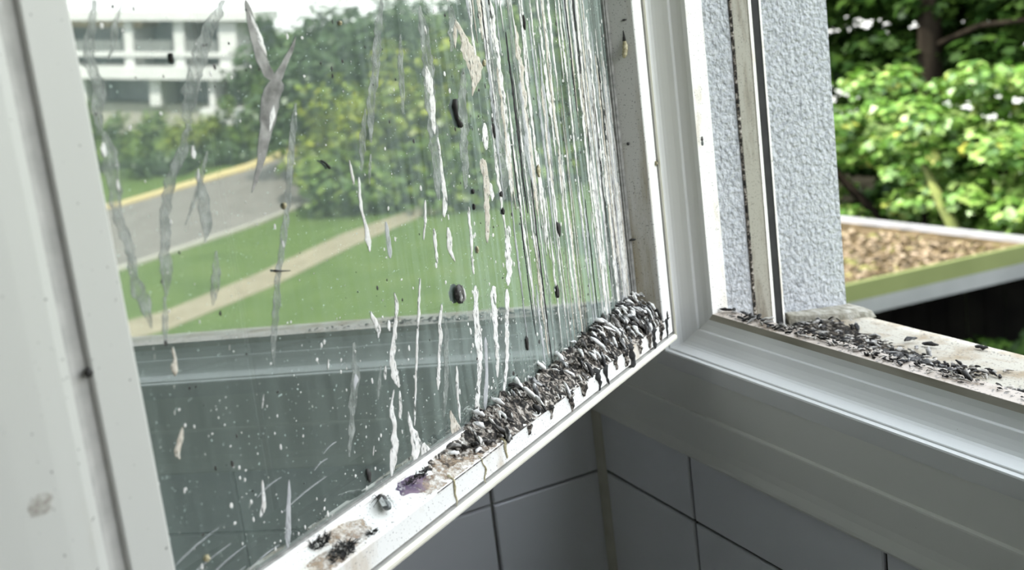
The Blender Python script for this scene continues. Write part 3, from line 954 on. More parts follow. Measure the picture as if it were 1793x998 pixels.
ALONG_O = math.atan2(.44926, .8934)             # world heading of the outward normal of the sash
def heap_spot():
    t = rnd.choice([rnd.uniform(.006, .12), rnd.uniform(.006, .12), rnd.uniform(.12, .268), rnd.uniform(.006, .06)])
    s = rnd.random()
    o = -.0205 + .0205 * s
    z = ledge_z(o) + heap_h(t, o) + rnd.uniform(.0004, .0020)
    rot = (rnd.uniform(-.4, .4), .35 + .75 * s + rnd.uniform(-.3, .3), ALONG_O + rnd.uniform(-.9, .9))
    return SL(t, o, z), rot
for i in range(122):
    loc, rot = heap_spot()
    sz = rnd.uniform(.95, 1.8)
    put_lump(loc, rot, (sz * rnd.uniform(.8, 1.35), sz * rnd.uniform(.55, .95), sz * rnd.uniform(.55, .9)), rnd.random() < .16,
             'small grey and white bird dropping heaped on the sash ledge', 'droppings heaped on the sash ledge')
def crumbs(spots, material, label, loc0):
    V, F = [], []
    for loc, rot, sc in spots:
        me = lump_mesh(rnd.randrange(8), 'dropping')
        mt = Matrix.Translation(Vector(loc) - Vector(loc0)) @ Matrix.Rotation(rot[2], 4, 'Z') @ Matrix.Rotation(rot[1], 4, 'Y') @ Matrix.Diagonal((*sc, 1))
        b0 = len(V)
        V += [mt @ v.co for v in me.vertices]
        F += [tuple(i + b0 for i in p.vertices) for p in me.polygons]
    o = mesh('dropping_crumbs', V, F, material, smooth=True)
    o.location = loc0
    tag(o, label, 'bird droppings', kind='stuff')
sp_ = []
for i in range(230):
    loc, rot = heap_spot()
    q = rnd.uniform(.35, .8)
    sp_.append((loc, rot, (q * 1.2, q * .8, q * .8)))
M['crumb'] = mat('grey_white_crumbs', [(.30, (.02, .019, .018)), (.46, (.14, .13, .12)), (.54, (.62, .60, .57)), (.7, (.88, .86, .82))], 300, .8, island=.45)
crumbs(sp_, 'crumb', 'fine grey and white crumbs filling the heap on the sash ledge', SL(.1, -.01, .03))
# looser lumps at the open end of the heap
for k, (t, o, s, dark) in enumerate([(.2835, -.0150, 1.5, True), (.279, -.0105, 1.3, True), (.272, -.0080, 1.4, False), (.266, -.0065, 1.2, True), (.262, -.0035, 1.1, True),
                                     (.288, -.0110, 1.2, False), (.274, -.0040, 1.0, False), (.252, -.0030, 1.0, True), (.247, -.0048, .9, False)]):
    put_lump(SL(t, o, ledge_z(o) + .0018), (rnd.uniform(-.3, .3), rnd.uniform(0, .4), rnd.uniform(0, 6)), (s, s * .85, s * .8), dark,
             'larger dark dropping at the thin end of the ledge heap', 'loose droppings at the end of the heap')
# runs that spill over the front face of the bottom rail
def drip(t, z1, z0, w, material, seed):
    P = [(t + .0030 * noise.noise((seed, z * 160, 0)), z, w * (1 - .65 * g * g) * (1 + .9 * noise.noise((seed, z * 420, 4)))) for g, z in [(k / 9, z1 + (z0 - z1) * k / 9) for k in range(10)]]
    V, F = [], []
    for tt, z, ww in P:
        o = .0003 if z < .0250 else .0003 - (z - .0250) * 2.2
        V += [(tt - ww / 2, o, z), (tt - ww * .2, o + ww * .32, z + .0003), (tt + ww * .2, o + ww * .32, z + .0003), (tt + ww / 2, o, z)]
    F = [(i * 4 + k, i * 4 + k + 1, (i + 1) * 4 + k + 1, (i + 1) * 4 + k) for i in range(9) for k in range(3)]
    F += [(0, 3, 2, 1), (36, 37, 38, 39)]
    mesh('dropping_run', V, F, material, sash, smooth=True)
for k, (t, z0, w, m_) in enumerate([(.0125, .0100, .0036, 'tuft'), (.0240, .0120, .0060, 'crust'), (.0370, .0060, .0062, 'tuft'), (.0450, .0110, .0060, 'crust'),
                                    (.0620, .0140, .0060, 'crust'), (.0770, .0055, .0070, 'tuft'), (.0860, .0130, .0070, 'crust'), (.1020, .0160, .0050, 'crust'), (.1180, .0100, .0044, 'tuft'),
                                    (.1300, .0110, .0050, 'tuft'), (.1520, .0150, .0080, 'crust'), (.1700, .0110, .0060, 'crust'), (.1960, .0170, .0060, 'crust'), (.2240, .0180, .0060, 'crust'),
                                    (.2520, .0140, .0024, 'larva'), (.2760, .0095, .0016, 'larva'), (.3060, .0075, .0018, 'larva')]):
    drip(t, .0262 + .001 * rnd.random(), z0, w, m_, k * 1.7)

# stains on the ledge: thin crusts with their own ragged outline
def ledge_patch(name, t, o, rt, ro, material, seed, lift=.0004):
    V = [(t, o, ledge_z(o) + lift + .0003)]
    k = 22
    F = []
    for rr in (.5, 1.0):
        for j in range(k):
            w = 2 * math.pi * j / k
            q = rr * (1 + .35 * noise.noise((math.cos(w) * 2 + seed, math.sin(w) * 2, seed)))
            oo = max(-.0208, min(-.0006, o + ro * q * math.sin(w)))
            tt = t + rt * q * math.cos(w) - (oo - o) * .25
            V.append((tt, oo, ledge_z(oo) + (lift if rr < 1 else .0001)))
    F = [(0, 1 + j, 1 + (j + 1) % k) for j in range(k)] + [(1 + j, 1 + k + j, 1 + k + (j + 1) % k, 1 + (j + 1) % k) for j in range(k)]
    return mesh(name, V, F, material, sash, smooth=True)
ledge_patch('mould_stain', .3830, -.0110, .0150, .0085, 'brown_stain', 1.0)
ledge_patch('mould_stain', .4060, -.0060, .0130, .0060, 'brown_stain', 6.0)
ledge_patch('berry_stain', .3270, -.0120, .0140, .0075, 'purple_stain', 2.0)
ledge_patch('mould_stain', .3180, -.0065, .0130, .0065, 'brown_stain', 3.0)
ledge_patch('mould_stain', .2950, -.0090, .0180, .0100, 'brown_stain', 4.0)
ledge_patch('mould_stain', .2700, -.0080, .0200, .0090, 'brown_stain', 5.0)
ledge_patch('mould_stain', .4380, -.0090, .0160, .0090, 'brown_stain', 8.0)

# tufts of black mould: fibres standing out of the stain
def tuft(t, o, rt, ro, label, n=150, ln=.0045, dirn=(1, 0)):
    base = SL(t, o, ledge_z(o))
    V, F = [], []
    for _ in range(n):
        a = rnd.uniform(0, 6.283); q = math.sqrt(rnd.random())
        tt = t + rt * q * math.cos(a); oo = max(-.0205, min(-.001, o + ro * q * math.sin(a)))
        p = SL(tt, oo, ledge_z(oo)) - base
        d = Vector((rnd.gauss(0, 1), rnd.gauss(0, 1), abs(rnd.gauss(0, .7)))).normalized() * ln * rnd.uniform(.4, 1)
        sdv = d.cross(Vector((rnd.random(), rnd.random(), rnd.random()))).normalized() * .00035
        b = len(V)
        V += [p - sdv, p + sdv, p + d * .6 + sdv * .7 + Vector((0, 0, .0004)), p + d * .6 - sdv * .7 + Vector((0, 0, .0004)), p + d]
        F += [(b, b + 1, b + 2, b + 3), (b + 3, b + 2, b + 4)]
    o_ = mesh('mould_tuft', V, F, 'tuft')
    o_.location = base
    tag(o_, label, 'mould tuft')
tuft(.3985, -.0165, .0070, .0035, 'black fuzzy mould tuft against the glass at the left end of the ledge')
tuft(.3950, -.0050, .0090, .0036, 'black fuzzy mould tuft at the front of the ledge below the brown stain', 190, .0055)
tuft(.3210, -.0140, .0100, .0020, 'dark fuzzy crust along the purple stain on the ledge', 150, .0035)
tuft(.3740, -.0035, .0032, .0012, 'tiny black mould speck right of the brown stain on the ledge', 40, .003)

# ------------------------------------------------------------------ insects and bits stuck here and there
def blob(name, radii, mat_, seed, parent=None, loc=(0, 0, 0), amp=.12, seg=10, rings=7):
    V, F = [], []
    for i in range(rings + 1):
        ph = math.pi * i / rings
        for k in range(seg):
            th = 2 * math.pi * k / seg
            d = Vector((math.sin(ph) * math.cos(th), math.sin(ph) * math.sin(th), math.cos(ph)))
            q = 1 + amp * noise.noise(d * 2.5 + Vector((seed, seed * 2, 0)))
            V.append(Vector((d.x * radii[0] * q, d.y * radii[1] * q, d.z * radii[2] * q)) + Vector(loc))
    for i in range(rings):
        for k in range(seg):
            k2 = (k + 1) % seg
            F.append((i * seg + k, (i + 1) * seg + k, (i + 1) * seg + k2, i * seg + k2))
    return mesh(name, V, F, mat_, parent, smooth=True)

def fly(loc, rot, s, label):
    f = empty('dead_fly', loc, rot)
    tag(f, label, 'insect')
    blob('abdomen', (.0034 * s, .0020 * s, .0018 * s), 'insect_grey', 1, f, (-.003 * s, 0, .0018 * s))
    blob('thorax', (.0020 * s, .0018 * s, .0018 * s), 'insect', 2, f, (.0012 * s, 0, .0020 * s))
    blob('head', (.0012 * s, .0014 * s, .0012 * s), 'insect', 3, f, (.0037 * s, 0, .0018 * s))
    for sg in (-1, 1):
        V = [(.001 * s, sg * .0008 * s, .0034 * s), (-.003 * s, sg * .0036 * s, .0036 * s), (-.0068 * s, sg * .0034 * s, .0030 * s), (-.0062 * s, sg * .0012 * s, .0032 * s)]
        mesh('wing', V, [(0, 1, 2, 3)], 'wing', f)
        for k in (-1, 0, 1):
            Vt, Ft = tube([(.001 * s + k * .0012 * s, sg * .001 * s, .0016 * s), (.0012 * s + k * .0022 * s, sg * .003 * s, .0028 * s), (.0014 * s + k * .003 * s, sg * .0046 * s, .0001 * s)], [.0002 * s, .00018 * s, .0001 * s], 4)
            mesh('leg', Vt, Ft, 'insect', f)
    return f
fly(SL(.3535, -.0125, ledge_z(-.0125) + .0002), (.35, -.1, ALONG_O + 2.6), 1.35, 'dead grey fly lying on the ledge left of the purple stain')

def bug(name, path, rad, mat_, label, cat='insect', lumps=()):
    base = Vector(path[0])
    V, F = tube([Vector(p) - base for p in path], rad, 8)
    V = [v + Vector((noise.noise(v * 900), noise.noise(v * 900 + Vector((3, 0, 0))), noise.noise(v * 900 + Vector((0, 7, 0))))) * max(rad) * .35 for v in V]
    o = mesh(name, V, F, mat_, smooth=True)
    o.location = base
    tag(o, label, cat)
    return o
gl_p = lambda t, z, o=.0012: SL(t, GO_ + o, z)
bug('dried_caterpillar', [gl_p(.2286, .2345), gl_p(.2302, .2305), gl_p(.2300, .2265), gl_p(.2292, .2225), gl_p(.2272, .2190), gl_p(.2255, .2172)],
    [.0012, .0018, .0013, .0012, .0017, .0010], 'speck_black', 'thin black dried caterpillar stuck upright on the glass')
bt = empty('beetle', gl_p(.2516, .1180, .002), (0, 0, SROT))
tag(bt, 'round black beetle with pale edges stuck on the middle of the glass', 'insect')
blob('body', (.0040, .0022, .0060), 'insect', 5, bt, amp=.25)
blob('pale_crust', (.0012, .0020, .0046), 'speck_white', 8, bt, (-.0028, .0006, -.0006), amp=.5)
blob('pale_crust', (.0010, .0014, .0034), 'speck_white', 9, bt, (.0012, .0016, -.0010), amp=.5)
for lab, t, z, a, b_, m_ in [
        ('small black drop on the glass beside the mirrored white building', .4343, .2821, .0012, .0022, 'speck_black'),
        ('long dark crumb on the glass right of the black caterpillar', .1906, .2084, .0013, .0052, 'speck_black'),
        ('rusty brown crumb high in the white runs on the glass', .1425, .1725, .0020, .0046, 'larva'),
        ('black crumb on the glass just under the caterpillar, upper of two', .1910, .1671, .0016, .0018, 'speck_black'),
        ('black crumb on the glass just under the caterpillar, lower of two', .1914, .1557, .0016, .0022, 'speck_black'),
        ('tiny black crumb on the glass above the beetle', .2220, .1757, .0013, .0016, 'speck_black'),
        ('tiny black crumb on the glass between two white runs above the beetle', .2229, .1660, .0010, .0020, 'speck_black'),
        ('large ragged black crumb among the dense white runs', .1249, .1278, .0022, .0050, 'speck_black'),
        ('black upright crumb near the bottom edge of the glass', .3515, .0455, .0018, .0040, 'speck_black'),
        ('round brown crumb on the glass below the forked grey smear', .3815, .2030, .0014, .0016, 'larva'),
        ('dark crumb at the top of the glass among white runs', .1388, .2737, .0012, .0050, 'speck_black'),
        ('dark ragged crumb low among the white runs above the heap', .1822, .0627, .0016, .0050, 'speck_black'),
        ('brown round crumb beside the cream splash at the top of the glass', .1921, .2527, .0014, .0022, 'larva'),
        ('small brown crumb near the top of the glass by the far trees', .3213, .2882, .0014, .0012, 'larva'),
        ('orange brown crumb in the lowest corner of the glass', .4629, .0569, .0016, .0016, 'larva'),
        ('black crumb above the heap in the middle of the white runs', .1362, .0849, .0018, .0050, 'speck_black'),
        ('small brown crumb on the glass right of the beetle', .2251, .1389, .0012, .0022, 'larva')]:
    o = blob('crumb', (a, .0010, b_), m_, t * 400 + z * 90, None, (0, 0, 0), amp=.55, seg=8, rings=6)
    o.location = gl_p(t, z, .0006)
    o.rotation_euler = (0, 0, SROT)
    tag(o, lab, 'dirt crumb', 'crumbs stuck to the sash glass')
bug('twig', [gl_p(.3520, .2200), gl_p(.3490, .2183), gl_p(.3462, .2150)], [.0004, .0005, .0008], 'speck_black', 'tiny dark twig on the glass over the mirrored trees', 'twig')
bug('twig', [gl_p(.3955, .1735), gl_p(.3915, .1722), gl_p(.3850, .1705)], [.0006, .0004, .0002], 'speck_black', 'thin dark straw lying across the mirrored path', 'twig')
bug('dirt_bead', [SL(.5157, -.0010, .1696), SL(.5157, .0, .1680), SL(.5155, -.0006, .1666)], [.0009, .0019, .0009], 'speck_black', 'round black bead of dirt in the groove of the left stile', 'dirt crumb')
# brown smudge on the lock stile
V, F = [], []
for rr in (0.35, 1.0):
    for j in range(20):
        w = 2 * math.pi * j / 20
        q = rr * (1 + .3 * noise.noise((math.cos(w) * 2, math.sin(w) * 2, 9)))
        V.append((.5462 + .0050 * q * math.cos(w), .0030, .1290 + .0042 * q * math.sin(w)))
V.append((.5462, .0031, .1290))
F = [(j, (j + 1) % 20, 20 + (j + 1) % 20, 20 + j) for j in range(20)] + [(40, (j + 1) % 20, j) for j in range(20)]
M['smudge'] = alpha_mat('grey_brown_smudge', (.30, .25, .20), (.45, .41, .36), .40, .66, .7, 350, stretch=(1, 1, 1))
mesh('smudge', V, F, 'smudge', sash)
# on the hinge stile, the frame and the lip
lv = empty('larva_case', SL(.0205, -.0095, .2440), (0, 0, SROT))
tag(lv, 'curled yellowish larva case stuck high on the hinge stile', 'insect case')
V, F = tube([(-.001, .0012, .0052), (-.001, .0014, .0020), (.0002, .0016, -.0015), (.0020, .0016, -.0050), (.0030, .0012, -.0072)], [.0012, .0020, .0021, .0020, .0010], 8)
mesh('case', V, F, 'larva', lv, smooth=True)
V, F = tube([(-.001, .0010, .0052), (-.0012, .0012, .0090), (-.0016, .0008, .0135)], [.0014, .0008, .0005], 6)
mesh('dark_tip', V, F, 'speck_black', lv, smooth=True)
fly((.1480, .0345, .2700), (0, -1.5, .2), .75, 'dead insect clinging to the dirty white frame lip beside the render')
sp = empty('dead_spider', (.1475, -.0080, .2605), (0, 0, SROT))
tag(sp, 'tiny brown dead spider between sash edge and window frame', 'insect')
sp.location = SL(.004, .0008, .1510)
blob('body', (.0013, .0012, .0020), 'larva', 3, sp, amp=.3)
for k in range(6):
    a_ = k * 1.05
    V, F = tube([(0, .0006, 0), (.0018 * math.cos(a_), .0012, .0018 * math.sin(a_)), (.0032 * math.cos(a_ + .2), .0003, .0032 * math.sin(a_ + .2))], [.0003, .00025, .00015], 4)
    mesh('leg', V, F, 'insect', sp)
for lab, t, o_, z, a, b_ in [('black oblong crumb on the hinge stile at half height', .0235, -.0165, .0935, .0026, .0010), ('small dark crumb on the hinge stile near the top', .0195, -.0070, .2650, .0016, .0008),
                             ('small dark crumb on the middle of the hinge stile', .0215, -.0130, .1700, .0012, .0012)]:
    o = blob('crumb', (a, .0012, b_), 'speck_black', t * 900, None, (0, 0, 0), amp=.4, seg=8, rings=6)
    o.location = SL(t, o_, z)
    o.rotation_euler = (0, 0, SROT - 1.1)
    tag(o, lab, 'dirt crumb', 'crumbs on the hinge stile')

# droppings on the outside sill and in the frame corner
def sill_lumps(n, pick, size, dark, label, group):
    for _ in range(n):
        x, y = pick()
        y = max(.031, min(.180, y))
        z = (sill_z(y) if y > .047 else .1226) + rnd.uniform(.0008, .0030)
        s = rnd.uniform(*size)
        put_lump((x, y, z), (rnd.uniform(-.5, .5), rnd.uniform(-.4, .4), rnd.uniform(0, 6.28)), (s * rnd.uniform(.8, 1.5), s * rnd.uniform(.6, 1.0), s * rnd.uniform(.5, .9)),
                 rnd.random() < dark, label, group, 'dropping_sill')
def pick_main():
    u = rnd.random()
    return (.150 + u * .155 + rnd.gauss(0, .006), .094 + .014 * (1 - u) + abs(rnd.gauss(0, .022)) * (1.1 - .75 * u))
sill_lumps(86, pick_main, (1.0, 2.0), .25, 'small grey and white bird dropping in the main litter on the outer sill', 'droppings littered on the outer sill')
def pick_trail():
    u = rnd.random()
    return (.280 + u * .050 + rnd.gauss(0, .004), .110 + u * .016 + rnd.gauss(0, .008))
sill_lumps(20, pick_trail, (.7, 1.4), .45, 'small dark dropping in the thin trail along the sill towards the right', 'droppings in the thin sill trail')
def pick_end():
    return (.366 + rnd.gauss(0, .009), .096 + abs(rnd.gauss(0, .008)))
sill_lumps(12, pick_end, (.8, 1.5), .6, 'dark dropping in the small cluster at the right edge of the sill', 'droppings in the right sill cluster')
def pick_corner():
    u = rnd.random()
    return (.150 + u * .058, .033 + rnd.uniform(0, .011))
sill_lumps(16, pick_corner, (.8, 1.5), .45, 'dark dropping in the frame corner in front of the grey render', 'droppings in the frame corner')
def pick_up():
    v = rnd.random()
    return (.150 + v * .020 + rnd.uniform(0, .005), .122 + v * .045)
def pick_lip():
    u = rnd.random() ** 1.3
    return (.205 + u * .17, .0335 + rnd.uniform(0, .011))
sill_lumps(22, pick_lip, (.6, 1.3), .45, 'small dark dropping on the narrow lip between window frame and outer sill', 'droppings on the frame lip')
sill_lumps(10, pick_up, (.4, .8), .5, 'tiny dropping along the foot of the stone upstand', 'droppings along the upstand')
for lab, x, y, s in [('single dark dropping lying alone near the outer edge of the sill', .286, .176, 1.6), ('dark furry dropping beside the main litter on the pale sill', .2566, .154, 2.0)]:
    put_lump((x, y, sill_z(y) + .002), (0, 0, .4), (s, s * .9, s * .7), True, lab, None, 'dropping_sill')
sp_ = []
for i in range(420):
    x, y = pick_main() if i < 320 else (pick_trail() if i < 380 else pick_end())
    y = max(.085, min(.180, y))
    q = rnd.uniform(.5, 1.15)
    sp_.append(((x, y, sill_z(y) + rnd.uniform(.0006, .003)), (0, rnd.uniform(-.4, .4), rnd.uniform(0, 6.28)), (q * 1.3, q * .9, q * .8)))
for i in range(170):
    x, y = pick_lip()
    if i > 130:
        x = rnd.uniform(.15, .45)
    q = rnd.uniform(.25, .75)
    sp_.append(((x, y, .1232 + rnd.uniform(0, .001)), (0, rnd.uniform(-.4, .4), rnd.uniform(0, 6.28)), (q * 1.3, q * .9, q * .8)))
crumbs(sp_, 'crumb_sill', 'fine grey crumbs scattered through the litter on the outer sill', (.23, .12, .09))
# crust under the litter
V, F = [], []
nx, ny = 120, 30
for i in range(nx + 1):
    for j in range(ny + 1):
        x = .1415 + .20 * i / nx
        y = .075 + .095 * j / ny
        u = max(0, (x - .150) / .155)
        yc = .102 + .012 * (1 - u)
        dd = math.exp(-((y - yc) / ((.014 if y < yc else .030) * (1.15 - .6 * min(u, 1)))) ** 2) * max(0, 1 - max(0, u - .6) * 1.7) * min(1, max(0, x - .1415) * 100)
        hh = dd * .0075 * (.62 + .9 * noise.noise((x * 130, y * 130, 2))) + dd * .0014 * noise.noise((x * 430, y * 430, 6)) - .0009
        V.append((x - .23, y - .12, sill_z(y) + hh - .09))
F = [(i * (ny + 1) + j, (i + 1) * (ny + 1) + j, (i + 1) * (ny + 1) + j + 1, i * (ny + 1) + j + 1) for i in range(nx) for j in range(ny)]
heap2 = mesh('dropping_crust', V, F, 'crust_sill', smooth=True)
heap2.location = (.23, .12, .09)
tag(heap2, 'grey crust of bird droppings under the litter on the outer sill', 'bird droppings', kind='stuff')

# ------------------------------------------------------------------ the garden (also what the pane mirrors)
def ground_z(y):
    return GND + max(0.0, y - 37) * .13
V, F = [], []
xs = [-60 + 5 * i for i in range(25)]
ys = [.2, 5, 10, 15, 20, 25, 30, 34, 37, 40, 44, 48, 55, 70, 100, 140]
for y in ys:
    for x in xs:
        V.append((x, y, min(ground_z(y), 1.2)))
nx = len(xs)
F = [(j * nx + i, j * nx + i + 1, (j + 1) * nx + i + 1, (j + 1) * nx + i) for j in range(len(ys) - 1) for i in range(nx - 1)]
tag(mesh('lawn', V, F, 'grass', smooth=True), kind='structure')

def strip(name, left, right, lift, material, thick=.06):
    V = []
    for (x, y), (x2, y2) in zip(left, right):
        V += [(x, y, ground_z(y) + lift), (x2, y2, ground_z(y2) + lift), (x, y, ground_z(y) - thick), (x2, y2, ground_z(y2) - thick)]
    n = len(left)
    F = []
    for i in range(n - 1):
        a, b = i * 4, i * 4 + 4
        F += [(a, a + 1, b + 1, b), (a, b, b + 2, a + 2), (a + 1, a + 3, b + 3, b + 1)]
    return tag(mesh(name, V, F, material), kind='structure')
strip('road', [(26, 12.0), (14.26, 24.25), (12.03, 28.98), (11.2, 32), (9.5, 38)], [(38, 19), (20.06, 35.69), (16.25, 39.77), (14.8, 42), (13.0, 46)], .02, 'road')
strip('kerb', [(25.8, 11.85), (14.08, 24.10), (11.85, 28.90), (11.0, 32), (9.3, 38)], [(26, 12.0), (14.26, 24.25), (12.03, 28.98), (11.2, 32), (9.5, 38)], .10, 'kerb')
strip('kerb', [(38, 19), (20.06, 35.69), (16.25, 39.77), (14.8, 42), (13.0, 46)], [(38.6, 19.6), (20.6, 36.3), (16.7, 40.4), (15.2, 42.6), (13.4, 46.6)], .12, 'yellow_line')
strip('footpath', [(14, 16.5), (10.71, 19.44), (9.54, 22.2), (8.38, 26.1), (6.62, 29.14), (3, 33)], [(12.9, 14.9), (9.93, 18.06), (8.64, 20.92), (7.61, 24.46), (6.34, 27.67), (2.4, 31.6)], .015, 'path')

# foliage: leaf polygons scattered in clumps
LEAF5 = np.array([(0, -.5), (.22, -.30), (.5, -.34), (.38, -.05), (.52, .18), (.22, .16), (0, .55), (-.22, .16), (-.52, .18), (-.38, -.05), (-.5, -.34), (-.22, -.30)])
LEAF1 = np.array([(0, -.5), (.28, -.15), (.24, .2), (0, .5), (-.24, .2), (-.28, -.15)])
def foliage(name, clumps, per, size, material, parent, origin, seed, lobed=True, up=1.0, shell=.55):
    g = np.random.default_rng(seed)
    L_ = LEAF5 if lobed else LEAF1
    k = len(L_)
    C_, N_ = [], []
    for (cx, cy, cz, rx, ry, rz) in clumps:
        n = max(4, int(per))
        d = g.normal(size=(n, 3))
        d /= np.linalg.norm(d, axis=1)[:, None]
        r = (shell + (1 - shell) * g.random(n)) ** .7
        C_.append(np.array([cx, cy, cz]) + d * r[:, None] * np.array([rx, ry, rz]))
        nn = d * .55 + g.normal(size=(n, 3)) * .35
        nn[:, 2] += up
        N_.append(nn)
    Cc = np.concatenate(C_)
    Nn = np.concatenate(N_)
    Nn /= np.linalg.norm(Nn, axis=1)[:, None]
    ref = g.normal(size=Nn.shape)
    A = np.cross(Nn, ref); A /= np.linalg.norm(A, axis=1)[:, None]
    B = np.cross(Nn, A)
    s = size * (.65 + .7 * g.random(len(Cc)))
    V = Cc[:, None, :] + s[:, None, None] * (L_[None, :, 0, None] * A[:, None, :] + L_[None, :, 1, None] * B[:, None, :] - .35 * (L_[None, :, 0, None] ** 2) * Nn[:, None, :])
    V = V.reshape(-1, 3) - np.array(origin)
    F = np.arange(len(Cc) * k).reshape(-1, k)
    o = mesh_np(name, V, F, material, parent)
    o['kind'] = 'stuff'
    return o

def tree(loc, label, clumps, per, size, material, seed, trunk, lobed=True, up=1.0, cat='tree', group=None, bark='bark', branches=()):
    name = {'tree': 'leafy_tree', 'bush': 'garden_bush', 'hedge': 'clipped_hedge'}[cat]
    r = empty(name, loc)
    tag(r, label, cat, group)
    foliage('foliage', clumps, per, size, material, r, loc, seed, lobed, up)
    for path, rad in trunk:
        V, F = tube([Vector(p) - Vector(loc) for p in path], rad, 9)
        mesh('trunk', V, F, bark, r, smooth=True)
    for path, rad in branches:
        V, F = tube([Vector(p) - Vector(loc) for p in path], rad, 6)
        mesh('branch', V, F, bark, r, smooth=True)
    return r

rg = random.Random(21)
# nearest trees, seen straight through the open window behind the low roof
def spray(n, x, y, z, r):
    out = []
    for _ in range(n):
        out.append((rg.uniform(*x), rg.uniform(*y), rg.uniform(*z), r * rg.uniform(.7, 1.4), r * rg.uniform(.7, 1.2), r * rg.uniform(.35, .6)))
    return out
cl = spray(125, (-10.4, -4.8), (9.1, 10.3), (-2.8, -.9), .34)
tree((-7.5, 9.8, GND), 'bright sunlit maple with layered leaves right behind the mossy roof', cl, 105, .112, 'leaf_bright', 11,
     [([(-7.5, 9.9, GND), (-7.4, 9.9, -3.4), (-7.2, 9.8, -2.0)], [.16, .13, .07])], branches=[([(-7.4, 9.9, -3.4), (-8.6, 9.7, -2.2), (-9.6, 9.6, -1.6)], [.08, .05, .02]), ([(-7.3, 9.9, -2.9), (-6.2, 9.7, -2.0), (-5.4, 9.5, -1.5)], [.07, .05, .02])])
cl = spray(85, (-16, -6.5), (12.2, 15), (-2.0, 1.0), .75) + spray(40, (-12.5, -8.8), (12.6, 14.5), (-1.4, .8), .6) + spray(90, (-17, -6), (12.5, 16), (1.0, 6.0), 1.0)
tree((-9.3, 12.6, GND), 'tall tree behind the bright maple, shade in its leaf colour, trunk black', cl, 120, .20, 'leaf_dark', 12,
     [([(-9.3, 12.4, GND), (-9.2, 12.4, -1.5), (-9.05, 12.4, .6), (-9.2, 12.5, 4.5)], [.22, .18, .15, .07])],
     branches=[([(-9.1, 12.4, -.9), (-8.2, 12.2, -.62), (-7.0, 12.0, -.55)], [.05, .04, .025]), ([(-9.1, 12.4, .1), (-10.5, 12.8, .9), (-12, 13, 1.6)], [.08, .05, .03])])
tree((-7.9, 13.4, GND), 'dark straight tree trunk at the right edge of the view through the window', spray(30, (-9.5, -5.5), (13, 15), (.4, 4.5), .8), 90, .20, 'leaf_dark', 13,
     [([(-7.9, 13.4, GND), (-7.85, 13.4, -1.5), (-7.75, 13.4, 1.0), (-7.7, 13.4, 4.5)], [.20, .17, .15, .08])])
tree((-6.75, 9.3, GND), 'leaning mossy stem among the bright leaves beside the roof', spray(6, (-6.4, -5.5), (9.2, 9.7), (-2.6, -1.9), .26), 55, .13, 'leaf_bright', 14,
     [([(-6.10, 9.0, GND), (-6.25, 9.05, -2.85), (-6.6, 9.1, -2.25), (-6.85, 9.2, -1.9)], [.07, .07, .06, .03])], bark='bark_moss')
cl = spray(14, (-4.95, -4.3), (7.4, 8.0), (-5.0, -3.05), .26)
tree((-4.6, 7.7, GND), 'green shrub, its deep shade in the leaf colour, below the edge of the roof', cl, 140, .09, 'leaf_shaded', 15, [([(-4.6, 7.7, GND), (-4.6, 7.7, -4.0)], [.05, .03])], cat='bush')

for bx_, lab in ((-11.3, 'leftmost'), (-9.5, 'second from the left'), (-7.7, 'third from the left'), (-5.9, 'rightmost')):  # bushes added as dark backing for the gaps in the maple
    tree((bx_, 11.5, GND), 'dense understorey bush added shade-dark behind the bright maple, ' + lab,
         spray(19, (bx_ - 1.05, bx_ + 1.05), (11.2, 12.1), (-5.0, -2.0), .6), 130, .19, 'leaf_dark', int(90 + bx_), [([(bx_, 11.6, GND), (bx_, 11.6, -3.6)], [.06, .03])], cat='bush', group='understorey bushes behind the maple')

# low flat roof with its litter
rf_ = empty('low_roof', (-7.5, 6.5, -2.4))
tag(rf_, 'flat mossy garage roof littered with leaves, green edged, seen through the window', 'roof')
RO = Vector((-7.5, 6.5, -2.4))
RP = [(-10.6, 3.2), (-6.10, 3.2), (-5.48, 6.35), (-5.08, 8.27), (-5.02, 8.62), (-7.34, 8.41), (-10.6, 8.10)]
def inset(pts, d):
    cx = sum(p[0] for p in pts) / len(pts); cy = sum(p[1] for p in pts) / len(pts)
    return [(cx + (x - cx) * (1 - d), cy + (y - cy) * (1 - d)) for x, y in pts]
def rel(pts):
    return [(x - RO.x, y - RO.y) for x, y in pts]
extrude_poly('roof_deck', rel(inset(RP, .012)), -.20, -.05, 'litter', rf_)
def band(name, a, b, z0, z1, th, material):
    dx, dy = b[0] - a[0], b[1] - a[1]
    L_ = math.hypot(dx, dy)
    nx_, ny_ = -dy / L_ * th, dx / L_ * th
    extrude_poly(name, rel([a, b, (b[0] + nx_, b[1] + ny_), (a[0] + nx_, a[1] + ny_)]), z0, z1, material, rf_)
band('green_edge', (-6.10, 3.2), (-5.48, 6.35), -.165, .0, .05, 'fascia')
band('green_edge', (-5.48, 6.35), (-5.02, 8.62), -.165, .0, .05, 'fascia')
band('gutter', (-6.10, 3.2), (-5.48, 6.35), -.31, -.165, .03, 'gutter')
band('gutter', (-5.48, 6.35), (-5.02, 8.62), -.31, -.165, .03, 'gutter')
band('flashing', (-5.02, 8.62), (-7.34, 8.41), -.12, .0, .09, 'edge_metal')
band('flashing', (-7.34, 8.41), (-10.6, 8.10), -.12, .0, .09, 'edge_metal')
g = np.random.default_rng(5)
n = 9000
px = -9.6 + 4.4 * g.random(n); py = 4.6 + 3.9 * g.random(n)
keep = (px < -5.62 + (py - 6.35) * .21) & (py < 8.25 + (px + 5) * .08)
px, py = px[keep], py[keep]
A = g.random(len(px)) * 6.283
s = .035 + .06 * g.random(len(px))
